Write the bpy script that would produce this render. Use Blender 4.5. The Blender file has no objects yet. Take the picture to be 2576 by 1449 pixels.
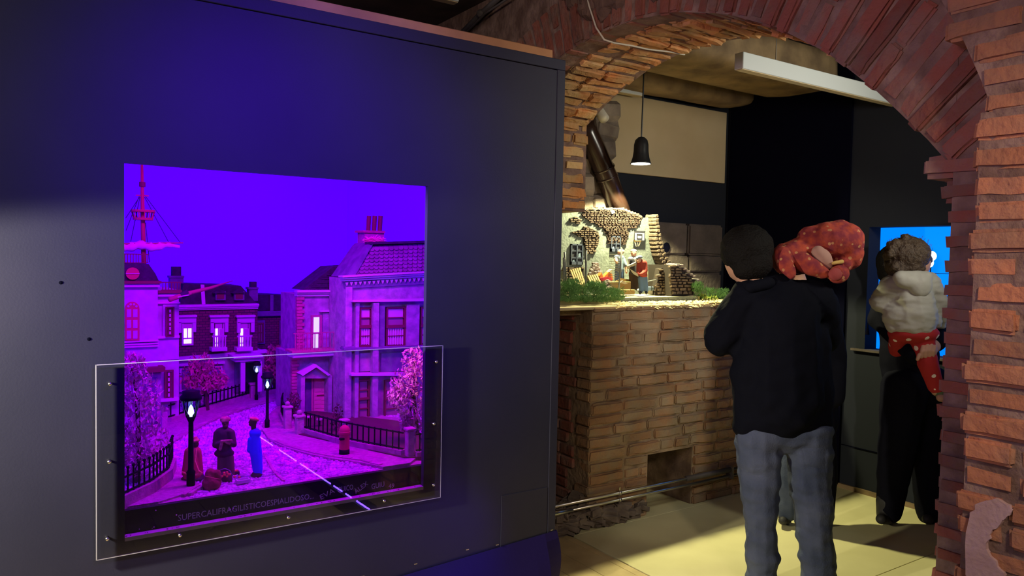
import bpy, bmesh, math, random
from mathutils import Vector as V, Matrix, Euler, noise
random.seed(7)
S = bpy.context.scene
COL = S.collection
# ------------------------------------------------------------------ camera
FPX = 1900.0
EYE = V((0, 0, 1.57))
_th, _ph, _ro = math.radians(56), math.radians(2.41), math.radians(1.15)
CF = V((math.cos(_th)*math.cos(_ph), math.sin(_th)*math.cos(_ph), -math.sin(_ph)))
_r0 = V((math.sin(_th), -math.cos(_th), 0)); _u0 = _r0.cross(CF)
CR = _r0*math.cos(_ro) + _u0*math.sin(_ro)
CU = _u0*math.cos(_ro) - _r0*math.sin(_ro)
cam = bpy.data.cameras.new('camera'); cam.sensor_width = 36; cam.lens = FPX/2576*36
cam.clip_start = 0.02; cam.clip_end = 60
co = bpy.data.objects.new('camera', cam); COL.objects.link(co)
co.matrix_world = Matrix(((CR.x, CU.x, -CF.x, EYE.x), (CR.y, CU.y, -CF.y, EYE.y), (CR.z, CU.z, -CF.z, EYE.z), (0, 0, 0, 1)))
S.camera = co
# survey of the photograph: a picture point taken to a real plane of the room
def ray(px, py): return CF + CR*((px-1288)/FPX) + CU*((724.5-py)/FPX)
def at_x(px, py, x): r = ray(px, py); return EYE + r*((x-EYE.x)/r.x)
def at_y(px, py, y): r = ray(px, py); return EYE + r*((y-EYE.y)/r.y)
def at_z(px, py, z): r = ray(px, py); return EYE + r*((z-EYE.z)/r.z)
def at_d(px, py, d): return EYE + ray(px, py)*d
# ------------------------------------------------------------------ world, exposure, lights
w = bpy.data.worlds.new('world'); S.world = w; w.use_nodes = True
w.node_tree.nodes['Background'].inputs[0].default_value = (0.30, 0.25, 0.35, 1)
w.node_tree.nodes['Background'].inputs[1].default_value = 0.006
S.view_settings.view_transform = 'Standard'; S.view_settings.look = 'None'
S.view_settings.exposure = 0; S.view_settings.gamma = 1
S.view_settings.use_curve_mapping = False
S.cycles.use_denoising = True
S.cycles.max_bounces = 8
S.cycles.sample_clamp_indirect = 4
def light(name, kind, loc, target, energy, color, size=0.1, spot=60, blend=0.3, size_y=None):
    l = bpy.data.lights.new(name, kind); l.energy = energy; l.color = color
    if kind == 'AREA':
        l.size = size
        if size_y: l.shape = 'RECTANGLE'; l.size_y = size_y
    else: l.shadow_soft_size = size
    if kind == 'SPOT': l.spot_size = math.radians(spot); l.spot_blend = blend
    o = bpy.data.objects.new(name, l); COL.objects.link(o); o.location = loc
    o.rotation_euler = (V(target)-V(loc)).to_track_quat('-Z', 'Y').to_euler()
    return o
light('pendant_bulb', 'SPOT', (3.427, 3.62, 2.176), (3.427, 3.55, 0), 290, (1, .96, .50), .03, 125, .15)
light('arch_room_lamp', 'SPOT', (3.9, 0.9, 2.35), (3.4, 4.0, 2.15), 112, (1, .96, .80), .2, 112, 1.0)
light('hall_lamp_warm', 'SPOT', (1.1, -0.5, 2.35), (2.3, 0.95, 1.35), 108, (1, .82, .64), .12, 56, 1.0)
light('hall_lamp_soft', 'SPOT', (-0.8, 0.5, 2.1), (2.25, 1.75, 2.05), 78, (1, .62, .76), .2, 54, 1.0)
light('hall_glow', 'AREA', (-0.4, -1.5, 2.6), (1.2, 2.8, 1.2), 5, (.72, .76, 1), 1.2)
light('violet_spot', 'SPOT', (0.9, 0.9, 2.6), (0.9, 2.77, 1.72), 270, (.10, .0, 1), .3, 60, 1.0)
light('grazing_lamp', 'SPOT', (-1.0, 2.35, 1.55), (0.45, 2.77, 0.60), 330, (1, .93, .66), .05, 80, .16)
light('hall_left', 'AREA', (-1.2, 1.0, 2.4), (-.1, 2.77, 1.9), 13, (.95, .88, .92), .5)
light('violet_low', 'SPOT', (2.0, 2.2, .40), (1.35, 2.77, .25), 7, (.12, .0, 1), .08, 75, 1.0)  # added spot that spreads the light strip's violet over the plinth
light('ceiling_fill', 'POINT', (0.9, 3.7, 2.52), (0.9, 3.7, 3), 2.2, (1, .82, .75), .08)  # added unseen light that lifts the ceiling above the partition
light('batten_fill', 'SPOT', (0.5, 0.2, 2.9), (1.75, 2.79, 2.52), 60, (1, .80, .55), .1, 44, 1.0)  # added unseen spot that brightens the batten on the partition
# inside the street model
light('model_violet', 'AREA', (0.95, 3.05, 2.28), (1.05, 4.2, .7), 30, (.52, .0, 1), .9, size_y=.3)
light('model_front', 'AREA', (0.9, 2.86, 2.3), (0.9, 3.05, .69), 25, (.33, .0, 1), 1.2, size_y=.06)
light('model_magenta_left', 'AREA', (0.2, 3.0, 2.1), (0.6, 4.2, 1.0), 2.5, (.75, .0, .9), .3)
light('model_pink_right', 'SPOT', (1.75, 2.95, 2.1), (1.35, 3.25, .8), 40, (1, .0, .5), .08, 80, .8)
light('model_blue_back', 'AREA', (1.4, 4.7, 2.25), (1.2, 4.6, .7), 4, (.3, .0, 1), .5)
# ------------------------------------------------------------------ materials
def mat(name, c, rough=.8, c2=None, sc=20, bump=0, rnd=0, metal=0, spec=.3, bsc=None, emit=0, thr=(.35, .65)):
    m = bpy.data.materials.new(name); m.use_nodes = True
    nt = m.node_tree; b = nt.nodes['Principled BSDF']
    b.inputs['Roughness'].default_value = rough; b.inputs['Metallic'].default_value = metal
    b.inputs['Specular IOR Level'].default_value = spec
    b.inputs['Base Color'].default_value = (*c, 1)
    tc = nt.nodes.new('ShaderNodeNewGeometry')
    out = None
    if c2:
        n = nt.nodes.new('ShaderNodeTexNoise'); n.inputs['Scale'].default_value = sc; n.inputs['Detail'].default_value = 6
        nt.links.new(tc.outputs['Position'], n.inputs['Vector'])
        r = nt.nodes.new('ShaderNodeMapRange'); r.inputs[1].default_value = thr[0]; r.inputs[2].default_value = thr[1]
        nt.links.new(n.outputs['Fac'], r.inputs[0])
        mx = nt.nodes.new('ShaderNodeMix'); mx.data_type = 'RGBA'
        mx.inputs[6].default_value = (*c, 1); mx.inputs[7].default_value = (*c2, 1)
        nt.links.new(r.outputs[0], mx.inputs[0]); out = mx.outputs[2]
    if rnd:
        oi = nt.nodes.new('ShaderNodeObjectInfo')
        r = nt.nodes.new('ShaderNodeMapRange'); r.inputs[3].default_value = 1-rnd; r.inputs[4].default_value = 1+rnd
        nt.links.new(oi.outputs['Random'], r.inputs[0])
        h = nt.nodes.new('ShaderNodeHueSaturation'); nt.links.new(r.outputs[0], h.inputs['Value'])
        if out: nt.links.new(out, h.inputs['Color'])
        else: h.inputs['Color'].default_value = (*c, 1)
        out = h.outputs[0]
    if out: nt.links.new(out, b.inputs['Base Color'])
    if bump:
        n = nt.nodes.new('ShaderNodeTexNoise'); n.inputs['Scale'].default_value = bsc or sc*2; n.inputs['Detail'].default_value = 5
        nt.links.new(tc.outputs['Position'], n.inputs['Vector'])
        bp = nt.nodes.new('ShaderNodeBump'); bp.inputs['Strength'].default_value = bump; bp.inputs['Distance'].default_value = .01
        nt.links.new(n.outputs['Fac'], bp.inputs['Height']); nt.links.new(bp.outputs[0], b.inputs['Normal'])
    if emit:
        b.inputs['Emission Color'].default_value = (*c, 1); b.inputs['Emission Strength'].default_value = emit
    return m
def bricked(m, sc):
    nt = m.node_tree; b = nt.nodes['Principled BSDF']; g = nt.nodes.new('ShaderNodeNewGeometry'); s = nt.nodes.new('ShaderNodeSeparateXYZ'); c = nt.nodes.new('ShaderNodeCombineXYZ'); t = nt.nodes.new('ShaderNodeTexBrick')
    nt.links.new(g.outputs['Position'], s.inputs[0]); nt.links.new(s.outputs['X'], c.inputs['X']); nt.links.new(s.outputs['Z'], c.inputs['Y']); nt.links.new(c.outputs[0], t.inputs['Vector'])
    t.inputs['Scale'].default_value = sc; t.inputs['Color1'].default_value = (.19, .015, .09, 1); t.inputs['Color2'].default_value = (.12, .01, .06, 1); t.inputs['Mortar'].default_value = (.05, .006, .05, 1); t.inputs['Mortar Size'].default_value = .03
    nt.links.new(t.outputs['Color'], b.inputs['Base Color'])
def dots(name, c, cd, sc, r):
    m = mat(name, c, .8); nt = m.node_tree; b = nt.nodes['Principled BSDF']
    g = nt.nodes.new('ShaderNodeNewGeometry'); v = nt.nodes.new('ShaderNodeTexVoronoi')
    v.inputs['Scale'].default_value = sc; v.inputs['Randomness'].default_value = .45
    nt.links.new(g.outputs['Position'], v.inputs['Vector'])
    q = nt.nodes.new('ShaderNodeMath'); q.operation = 'LESS_THAN'; q.inputs[1].default_value = r
    nt.links.new(v.outputs['Distance'], q.inputs[0])
    mx = nt.nodes.new('ShaderNodeMix'); mx.data_type = 'RGBA'; mx.inputs[6].default_value = (*c, 1); mx.inputs[7].default_value = (*cd, 1)
    nt.links.new(q.outputs[0], mx.inputs[0]); nt.links.new(mx.outputs[2], b.inputs['Base Color'])
    return m
def glassy(name, tint=(1, 1, 1), ior=1.49):
    m = bpy.data.materials.new(name); m.use_nodes = True; nt = m.node_tree
    nt.nodes.remove(nt.nodes['Principled BSDF']); o = nt.nodes['Material Output']
    t = nt.nodes.new('ShaderNodeBsdfTransparent'); t.inputs[0].default_value = (*tint, 1)
    g = nt.nodes.new('ShaderNodeBsdfGlossy'); g.inputs['Roughness'].default_value = 0.0
    f = nt.nodes.new('ShaderNodeFresnel'); f.inputs[0].default_value = ior
    x = nt.nodes.new('ShaderNodeMixShader')
    nt.links.new(f.outputs[0], x.inputs[0]); nt.links.new(t.outputs[0], x.inputs[1]); nt.links.new(g.outputs[0], x.inputs[2])
    nt.links.new(x.outputs[0], o.inputs[0]); return m
M = {}
M['navy'] = mat('navy_paint', (.024, .024, .048), .55, (.029, .028, .055), 3, .05, bsc=160)
M['navy_cloth'] = mat('navy_cloth', (.012, .004, .10), .8, bump=.1, bsc=90)
M['black'] = mat('black_paint', (.002, .002, .008), .9, spec=.03)
M['slate'] = mat('slate_paint', (.017, .019, .027), .8, spec=.1)
M['mortar'] = mat('mortar', (.30, .19, .15), .95, (.15, .085, .065), 11, 1, bsc=38)
M['mortar_dark'] = mat('mortar_dark', (.17, .10, .075), .95, (.09, .055, .045), 9, .8, bsc=50)
M['mortar_pale'] = mat('mortar_pale', (.38, .27, .17), .95, (.20, .135, .085), 9, 1, bsc=40)
M['brick_orange'] = mat('brick_orange', (.42, .165, .085), .9, (.31, .155, .095), 7, .8, .2, bsc=42, thr=(.42, .66))
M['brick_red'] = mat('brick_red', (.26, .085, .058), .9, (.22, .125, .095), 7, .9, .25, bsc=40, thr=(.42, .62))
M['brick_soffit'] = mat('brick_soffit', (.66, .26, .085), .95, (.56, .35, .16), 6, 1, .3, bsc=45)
M['brick_tan'] = mat('brick_tan', (.36, .20, .105), .95, (.33, .24, .15), 7, .9, .16, bsc=36, thr=(.4, .62))
M['plaster_pink'] = mat('plaster_pink', (.52, .34, .34), .95, (.44, .27, .26), 12, .4, bsc=60)
M['stone_dark'] = mat('stone_dark', (.13, .10, .085), .95, (.075, .058, .05), 5, 1, .2, bsc=25)
M['rubble'] = mat('rubble', (.24, .19, .15), .95, (.12, .09, .075), 7, 1, .2, bsc=25)
M['wood_raw'] = mat('wood_raw', (.56, .28, .13), .75, (.42, .20, .10), 6, .1)
M['wood_old'] = mat('wood_old', (.28, .19, .10), .85, (.13, .085, .05), 5, .7, bsc=16)
M['ceiling'] = mat('ceiling_dark', (.10, .07, .055), .9, (.06, .045, .04), 4, .5)
M['beige'] = mat('beige_board', (.52, .41, .25), .8, (.46, .35, .2), 2)
M['board_floor'] = mat('board_floor', (.70, .64, .36), .55, (.63, .57, .31), 3, .06)
M['plank_floor'] = mat('plank_floor', (.60, .46, .23), .55, (.48, .36, .18), 8, .1, .08)
M['white_metal'] = mat('white_metal', (.62, .66, .66), .5)
M['steel'] = mat('steel', (.62, .60, .56), .28, metal=1)
M['pipe_brown'] = mat('pipe_brown', (.03, .014, .010), .24, spec=.6)
M['pipe_grey'] = mat('pipe_grey', (.10, .085, .085), .5)
M['cable'] = mat('cable_white', (.62, .56, .45), .6)
M['lamp_black'] = mat('lamp_black', (.02, .02, .022), .35)
M['bulb'] = mat('bulb_glow', (1, .96, .75), emit=6)
M['sky_violet'] = mat('backlit_violet', (.085, .0, 1), .9, emit=1.0)
M['sky_blue'] = mat('backlit_blue', (.0, .245, 1), .9, emit=1.0)
M['moon'] = mat('glow_white', (.9, 1, 1), emit=5)
M['acrylic'] = glassy('acrylic')
M['acrylic_edge_glint'] = mat('acrylic_edge_glint', (.5, .48, .52), .4)  # pale colour holds the light caught by the polished edges
M['led_violet'] = mat('led_violet', (.13, .05, 1), emit=60)
M['led_strip'] = mat('led_strip', (.15, .12, .6), .5)
# model street
M['m_white'] = mat('m_white', (.50, .2, .52), .8, (.42, .17, .44), 25, .15)
M['m_grey'] = mat('m_grey', (.48, .17, .44), .9, (.28, .12, .30), 22, .4, bsc=60)
M['m_greyd'] = mat('m_greyd', (.20, 0.090, .27), .9, (.13, 0.059, .2), 22, .3, bsc=60)
M['m_trim'] = mat('m_trim', (.62, 0.225, .62), .7)
M['m_roof'] = mat('m_roof', (.055, 0.013, .07), .9, (.03, 0.009, .04), 30, .5, bsc=90)
M['m_tile'] = mat('m_tile', (.30, .06, .26), .8, (.22, .05, .2), 12, .2, .12)
M['m_tiledge'] = mat('m_tile_bed', (.05, 0.013, .06), .9)
M['m_brick'] = mat('m_brick', (.16, 0.009, .08), .9, (.10, 0.009, .06), 60, .5, bsc=120)
bricked(M['m_brick'], 16)
M['m_red'] = mat('m_red', (.50, 0.009, .10), .6)
M['m_maroon'] = mat('m_maroon', (.17, 0.005, .05), .6)
M['m_quoin'] = mat('m_quoin', (.52, 0.045, .22), .9, (.40, 0.045, .2), 40, .3, .15)
M['m_door'] = mat('m_door', (.75, 0.090, .32), .7)
M['m_iron'] = mat('m_iron', (.008, 0.003, .012), .6, spec=.1)
M['m_stone'] = mat('m_stone', (.50, 0.135, .36), .9, (.36, 0.090, .27), 26, .4, .12, bsc=90)
M['m_cobble'] = mat('m_cobble', (.80, .2, .80), .7, (.34, .1, .40), 26, .3)
M['m_pave'] = mat('m_pave', (.52, 0.135, .40), .85, (.36, 0.090, .30), 55, .9, bsc=120)
M['m_leaf'] = mat('m_leaf', (.78, .12, .50), .8, (.50, .06, .38), 30)
M['m_leafd'] = mat('m_leafd', (.55, 0.027, .22), .8, (.4, 0.018, .2), 30)
M['m_bush'] = mat('m_bush', (.10, 0.013, .05), .9)
M['m_pane'] = mat('m_pane', (.30, 0.072, .22), .35)
M['m_panep'] = mat('m_pane_pale', (.62, 0.158, .55), .5)
M['lit_win'] = mat('lit_window', (1, .93, .95), emit=.95)
M['lit_cool'] = mat('lit_cool', (.55, .75, 1), emit=.9)
M['lamp_glow'] = mat('lamp_glow', (.45, .85, 1), emit=5)
M['lamp_glass'] = glassy('lamp_glass', (.75, .9, 1))
M['m_rope'] = mat('m_rope', (.05, 0.009, .12), .9)
M['m_sail'] = mat('m_sail', (.75, 0.225, .8), .9)
M['m_wood'] = mat('m_wood', (.42, 0.036, .14), .8)
M['m_nest'] = mat('m_nest', (.95, 0.158, .45), .9)
M['ledge'] = mat('ledge_black', (.010, .006, .018), .7, bump=.05, bsc=60)
M['ink'] = mat('silver_ink', (.42, .36, .46), .6)
M['sill'] = mat('sill_pale', (.36, .3, .38), .7)
M['box_dark'] = mat('box_dark', (.02, .015, .03), .9)
M['skin'] = mat('skin', (.50, .27, .19), .55)
M['skin_dark'] = mat('skin_dark', (.10, .04, .03), .6)
# ------------------------------------------------------------------ builders
OFF = {}
def link(o, parent, loc=(0, 0, 0)):
    COL.objects.link(o); loc = V(loc); OFF[o.name] = loc
    if parent: o.parent = parent; o.location = loc - OFF[parent.name]
    else: o.location = loc
    return o
def tag(o, label=None, cat=None, group=None, kind=None):
    if label: o['label'] = label
    if cat: o['category'] = cat
    if group: o['group'] = group
    if kind: o['kind'] = kind
    return o
def thing(name, loc, label, cat, group=None):
    o = bpy.data.objects.new(name, None); o.empty_display_size = .05
    link(o, None, loc); return tag(o, label, cat, group)
class MB:
    def __init__(s): s.v = []; s.f = []
    def add(s, vs, fs):
        n = len(s.v); s.v += [tuple(p) for p in vs]; s.f += [tuple(i+n for i in f) for f in fs]; return s
    def hexa(s, p):  # 8 points: bottom ring 0-3, top ring 4-7
        return s.add(p, [(3, 2, 1, 0), (4, 5, 6, 7), (0, 1, 5, 4), (1, 2, 6, 5), (2, 3, 7, 6), (3, 0, 4, 7)])
    def box(s, lo, hi):
        x0, y0, z0 = lo; x1, y1, z1 = hi
        return s.hexa([(x0, y0, z0), (x1, y0, z0), (x1, y1, z0), (x0, y1, z0), (x0, y0, z1), (x1, y0, z1), (x1, y1, z1), (x0, y1, z1)])
    def bar(s, a, b, wx, wy=None, up=(0, 0, 1)):
        a, b = V(a), V(b); d = (b-a).normalized(); wy = wy or wx
        u = V(up)
        if abs(d.dot(u)) > .95: u = V((0, 1, 0))
        p = d.cross(u).normalized(); q = p.cross(d).normalized()
        o = [p*-wx/2-q*wy/2, p*wx/2-q*wy/2, p*wx/2+q*wy/2, p*-wx/2+q*wy/2]
        return s.hexa([a+k for k in o]+[b+k for k in o])
    def tube(s, pts, rad, n=8, cap=True):
        pts = [V(p) for p in pts]; rs = rad if isinstance(rad, (list, tuple)) else [rad]*len(pts)
        b = len(s.v); ref = None
        for i, p in enumerate(pts):
            d = (pts[min(i+1, len(pts)-1)]-pts[max(i-1, 0)]).normalized()
            if ref is None: ref = d.orthogonal().normalized()
            u = (ref-d*ref.dot(d)).normalized(); ref = u; w_ = d.cross(u)
            for k in range(n):
                a = 2*math.pi*k/n; s.v.append(tuple(p+(u*math.cos(a)+w_*math.sin(a))*rs[i]))
        for i in range(len(pts)-1):
            for k in range(n):
                k2 = (k+1) % n; s.f.append((b+i*n+k, b+i*n+k2, b+(i+1)*n+k2, b+(i+1)*n+k))
        if cap:
            s.f.append(tuple(b+k for k in reversed(range(n)))); e = b+(len(pts)-1)*n; s.f.append(tuple(e+k for k in range(n)))
        return s
    def lathe(s, c, prof, n=16):  # prof: (radius, z)
        c = V(c); return s.tube([c+V((0, 0, z)) for r, z in prof], [max(r, .0003) for r, z in prof], n)
    def ball(s, c, r, n=10, m=6, sq=(1, 1, 1)):
        c = V(c); b = len(s.v)
        for i in range(m+1):
            t = math.pi*i/m
            for k in range(n):
                a = 2*math.pi*k/n
                s.v.append((c.x+r*sq[0]*math.sin(t)*math.cos(a), c.y+r*sq[1]*math.sin(t)*math.sin(a), c.z+r*sq[2]*math.cos(t)))
        for i in range(m):
            for k in range(n):
                k2 = (k+1) % n; s.f.append((b+i*n+k, b+(i+1)*n+k, b+(i+1)*n+k2, b+i*n+k2))
        return s
    def prism(s, pts, vec):
        n = len(pts); pts = [V(p) for p in pts]; vec = V(vec)
        return s.add(pts+[p+vec for p in pts], [tuple(range(n)), tuple(range(2*n-1, n-1, -1))]+[(i, i+n, (i+1) % n+n, (i+1) % n) for i in range(n)])
    def mesh(s, name, m, smooth=False):
        me = bpy.data.meshes.new(name); me.from_pydata(s.v, [], s.f)
        bm = bmesh.new(); bm.from_mesh(me); bmesh.ops.recalc_face_normals(bm, faces=bm.faces); bm.to_mesh(me); bm.free()
        me.materials.append(m if not isinstance(m, str) else M[m])
        if smooth: me.polygons.foreach_set('use_smooth', [True]*len(me.polygons))
        return me
    def build(s, name, m, parent=None, smooth=False):
        o = bpy.data.objects.new(name, s.mesh(name, m, smooth)); return link(o, parent)
def smooth_by_angle(o, ang=40):
    me = o.data; me.polygons.foreach_set('use_smooth', [True]*len(me.polygons))
    bm = bmesh.new(); bm.from_mesh(me)
    for e in bm.edges:
        if len(e.link_faces) == 2 and e.calc_face_angle(0) > math.radians(ang): e.smooth = False
    bm.to_mesh(me); bm.free(); return o
def bevel(o, wd, seg=1):
    bm = bmesh.new(); bm.from_mesh(o.data)
    bmesh.ops.bevel(bm, geom=bm.edges[:], offset=wd, segments=seg, affect='EDGES', clamp_overlap=True)
    bm.to_mesh(o.data); bm.free(); return o
def box(name, lo, hi, m, parent=None, bv=0):
    o = MB().box(lo, hi).build(name, m, parent)
    if bv: bevel(o, bv)
    return o
def poly(name, pts, Y, t, m, parent=None):          # upright slab: surveyed outline on the plane y = Y, t deep
    P = [at_y(x, y, Y) for x, y in pts]
    o = MB().prism(P, (0, t, 0)).build(name, m, parent)
    bm = bmesh.new(); bm.from_mesh(o.data); bmesh.ops.triangulate(bm, faces=[f for f in bm.faces if len(f.verts) > 4]); bm.to_mesh(o.data); bm.free()
    return o
def rc(x0, y0, x1, y1, Y):
    xm, ym = (x0+x1)/2, (y0+y1)/2
    return at_y(x0, ym, Y).x, at_y(x1, ym, Y).x, at_y(xm, y1, Y).z, at_y(xm, y0, Y).z
def rect(name, x0, y0, x1, y1, Y, t, m, parent=None, bv=0):
    a, b, c, d = rc(x0, y0, x1, y1, Y); return box(name, (a, Y, c), (b, Y+t, d), m, parent, bv)
def rough_block(seed, m, size, jf, rf, cuts):
    mn = min(size); r = random.Random(seed); bm = bmesh.new(); bmesh.ops.create_cube(bm, size=1)
    for v in bm.verts: v.co = V((v.co.x*size[0], v.co.y*size[1], v.co.z*size[2]))
    bmesh.ops.bevel(bm, geom=bm.edges[:], offset=mn*rf, segments=1 if cuts < 3 else 2, affect='EDGES', clamp_overlap=True)
    w = max(size); ax = size.index(w)
    if cuts >= 2 and w > mn*2.2:
        for q in ((-.22, .2) if cuts == 2 else (-.3, 0, .3)):
            co_ = V((0, 0, 0)); co_[ax] = w*(q+r.uniform(-.06, .06)); no = V((0, 0, 0)); no[ax] = 1
            bmesh.ops.bisect_plane(bm, geom=bm.verts[:]+bm.edges[:]+bm.faces[:], plane_co=co_, plane_no=no)
    for v in bm.verts:
        n = noise.noise_vector(v.co*(1.1/mn)+V((seed*3.7, seed*1.3, 0)))
        v.co += n*mn*jf+V((r.uniform(-1, 1), r.uniform(-1, 1), r.uniform(-1, 1)))*mn*jf*.45
    me = bpy.data.meshes.new('rough_block'); bm.to_mesh(me); bm.free()
    me.materials.append(M[m]); return me
BL = {}
def block(name, parent, c, size, m, rot=(0, 0, 0), jit=.05, rnd=.12, cuts=1):
    q = tuple(max(round(s_/.03), 1)*.03 if s_ > .09 else max(round(s_/.012), 1)*.012 for s_ in size)
    k = (m, q, jit, rnd, cuts); L = BL.setdefault(k, [])
    if len(L) < 5: L.append(rough_block(len(BL)*7+len(L), m, q, jit, rnd, cuts)); me = L[-1]
    else: me = random.choice(L)
    o = bpy.data.objects.new(name, me); link(o, parent, c)
    o.scale = [s_/a_ for s_, a_ in zip(size, q)]; o.rotation_euler = rot
    return o
def inside(p, poly_):
    x, y = p; c = False; j = len(poly_)-1
    for i in range(len(poly_)):
        xi, yi = poly_[i]; xj, yj = poly_[j]
        if (yi > y) != (yj > y) and x < (xj-xi)*(y-yi)/(yj-yi)+xi: c = not c
        j = i
    return c
def body(name, d0, caps, ells, m, parent=None, vox=.012, sm=6, wr=0, wf=9, loc=None, stretch=(1, 1, 1)):
    """one continuous surface grown from surveyed limbs (capsules) and masses (ellipsoids) at true depth d0"""
    k = d0/FPX; bm = bmesh.new()
    def sph(c, r, bm2):
        g = bmesh.ops.create_icosphere(bm2, subdivisions=2, radius=r); bmesh.ops.translate(bm2, verts=g['verts'], vec=c)
    for cp in caps:
        x0, y0, a0, r0, x1, y1, a1, r1 = cp; b2 = bmesh.new()
        sph(at_d(x0, y0, d0+a0), r0*k, b2); sph(at_d(x1, y1, d0+a1), r1*k, b2)
        h = bmesh.ops.convex_hull(b2, input=b2.verts[:])
        bmesh.ops.delete(b2, geom=[e for e in h['geom_interior'] if isinstance(e, bmesh.types.BMVert)], context='VERTS')
        t = bpy.data.meshes.new('t'); b2.to_mesh(t); b2.free(); bm.from_mesh(t); bpy.data.meshes.remove(t)
    for e in ells:
        x, y, a, rx, ry, rd = e[:6]; rot = math.radians(e[6]) if len(e) > 6 else 0
        c = at_d(x, y, d0+a); g = bmesh.ops.create_icosphere(bm, subdivisions=3, radius=1)
        R_ = CR*math.cos(rot)+CU*math.sin(rot); U_ = CU*math.cos(rot)-CR*math.sin(rot)
        for v in g['verts']: v.co = c+R_*v.co.x*rx*k+U_*v.co.y*ry*k+CF*v.co.z*rd*k
    me = bpy.data.meshes.new(name); bm.to_mesh(me); bm.free()
    o = bpy.data.objects.new(name, me); COL.objects.link(o)
    md = o.modifiers.new('r', 'REMESH'); md.mode = 'VOXEL'; md.voxel_size = vox
    if sm: ms = o.modifiers.new('s', 'SMOOTH'); ms.iterations = sm; ms.factor = .5
    dg = bpy.context.evaluated_depsgraph_get(); me2 = bpy.data.meshes.new_from_object(o.evaluated_get(dg))
    bpy.data.objects.remove(o); me2.name = name
    if wr:
        ns = [v.normal.copy() for v in me2.vertices]
        for v, n in zip(me2.vertices, ns):
            q = V((v.co.x*stretch[0], v.co.y*stretch[1], v.co.z*stretch[2]))*wf
            v.co += n*(noise.noise(q)*.65+noise.noise(q*2.3)*.35)*wr
    me2.materials.clear(); me2.materials.append(M[m] if isinstance(m, str) else m)
    me2.polygons.foreach_set('use_smooth', [True]*len(me2.polygons))
    o = bpy.data.objects.new(name, me2)
    if parent is None and loc is not None:
        for v in me2.vertices: v.co -= V(loc)
        return link(o, None, loc)
    return link(o, parent) if parent is None or parent.type == 'EMPTY' else link(o, parent, (0, 0, 0))
def leaves(name, d_or_pts, m, parent, n, size, kind='stuff'):
    mb = MB(); r = random.Random(n)
    for c, rad in d_or_pts:
        for i in range(int(n)):
            while True:
                q = V((r.uniform(-1, 1), r.uniform(-1, 1), r.uniform(-1, 1)))
                if .25 < q.length < 1: break
            p = V(c)+V((q.x*rad[0], q.y*rad[1], q.z*rad[2]))
            s = size*r.uniform(.6, 1.3); e = Euler((r.uniform(0, 6), r.uniform(0, 6), r.uniform(0, 6))).to_matrix()
            mb.add([p+e @ V((-s, 0, 0)), p+e @ V((0, -s*.45, s*.12)), p+e @ V((s, 0, 0)), p+e @ V((0, s*.45, s*.12))], [(0, 1, 2, 3)])
    o = mb.build(name, m, parent); o['kind'] = kind; return o
def lettering(txt, loc, size, m, parent, rot=(math.pi/2, 0, 0), align='LEFT', ext=.0004):
    c = bpy.data.curves.new('lettering', 'FONT'); c.body = txt; c.size = size; c.extrude = ext; c.align_x = align; c.resolution_u = 2
    t = bpy.data.objects.new('lettering_curve', c); COL.objects.link(t)
    me = bpy.data.meshes.new_from_object(t.evaluated_get(bpy.context.evaluated_depsgraph_get()))
    bpy.data.objects.remove(t); bpy.data.curves.remove(c); me.name = 'lettering'; me.materials.clear(); me.materials.append(M[m])
    o = bpy.data.objects.new('lettering', me); link(o, parent, loc); o.rotation_euler = rot
    return o
# ================================================================== the setting
def struct(o): o['kind'] = 'structure'; return o
XA, XB, YJ = 2.25, 2.80, 3.40          # arch wall front and back, left jamb
ARCH = [(1.10, 1.84), (1.18, 1.935), (1.33, 2.09), (1.51, 2.25), (1.72, 2.385), (1.95, 2.49), (2.2, 2.56), (2.45, 2.59), (2.7, 2.585), (2.92, 2.545), (3.1, 2.485), (3.25, 2.415), (3.40, 2.325)]
def arch_at(s):
    for (y0, z0), (y1, z1) in zip(ARCH, ARCH[1:]):
        l = math.hypot(y1-y0, z1-z0)
        if s <= l or (y1, z1) == ARCH[-1]:
            t = s/l; return y0+(y1-y0)*t, z0+(z1-z0)*t
        s -= l
ARCH_L = sum(math.hypot(b[0]-a[0], b[1]-a[1]) for a, b in zip(ARCH, ARCH[1:]))
def arch_frame(s):
    y0, z0 = arch_at(max(s-.07, 0)); y1, z1 = arch_at(min(s+.07, ARCH_L-1e-4)); y, z = arch_at(s)
    l = math.hypot(y1-y0, z1-z0); ty, tz = (y1-y0)/l, (z1-z0)/l
    return y, z, -tz, ty                 # point, outward normal
def arch_dist(y, z): return min(math.hypot(y-arch_at(i*.06)[0], z-arch_at(i*.06)[1]) for i in range(int(ARCH_L/.06)))

# ---- floor
floor = struct(box('floor', (-4, -4, -.08), (5.3, 6, -.012), 'mortar_dark'))
for i in range(5):
    y0 = -1.6+i*1.22
    bevel(box('floor_sheet', (2.655, y0, -.02), (4.88, y0+1.216, 0), 'board_floor', floor), .001)
x = -.3
while x < 2.64:
    block_w = min(.145, 2.648-x)
    bevel(box('plank', (x, -1.6, -.02), (x+block_w-.003, 3.9, 0), 'plank_floor', floor), .001); x += block_w
# ---- ceilings
ceil_ = struct(MB().box((-4, -4, 3.0), (XB, 6, 3.1)).box((XB, -4, 3.0), (5.3, 6, 3.1)).build('ceiling', 'ceiling'))
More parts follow.
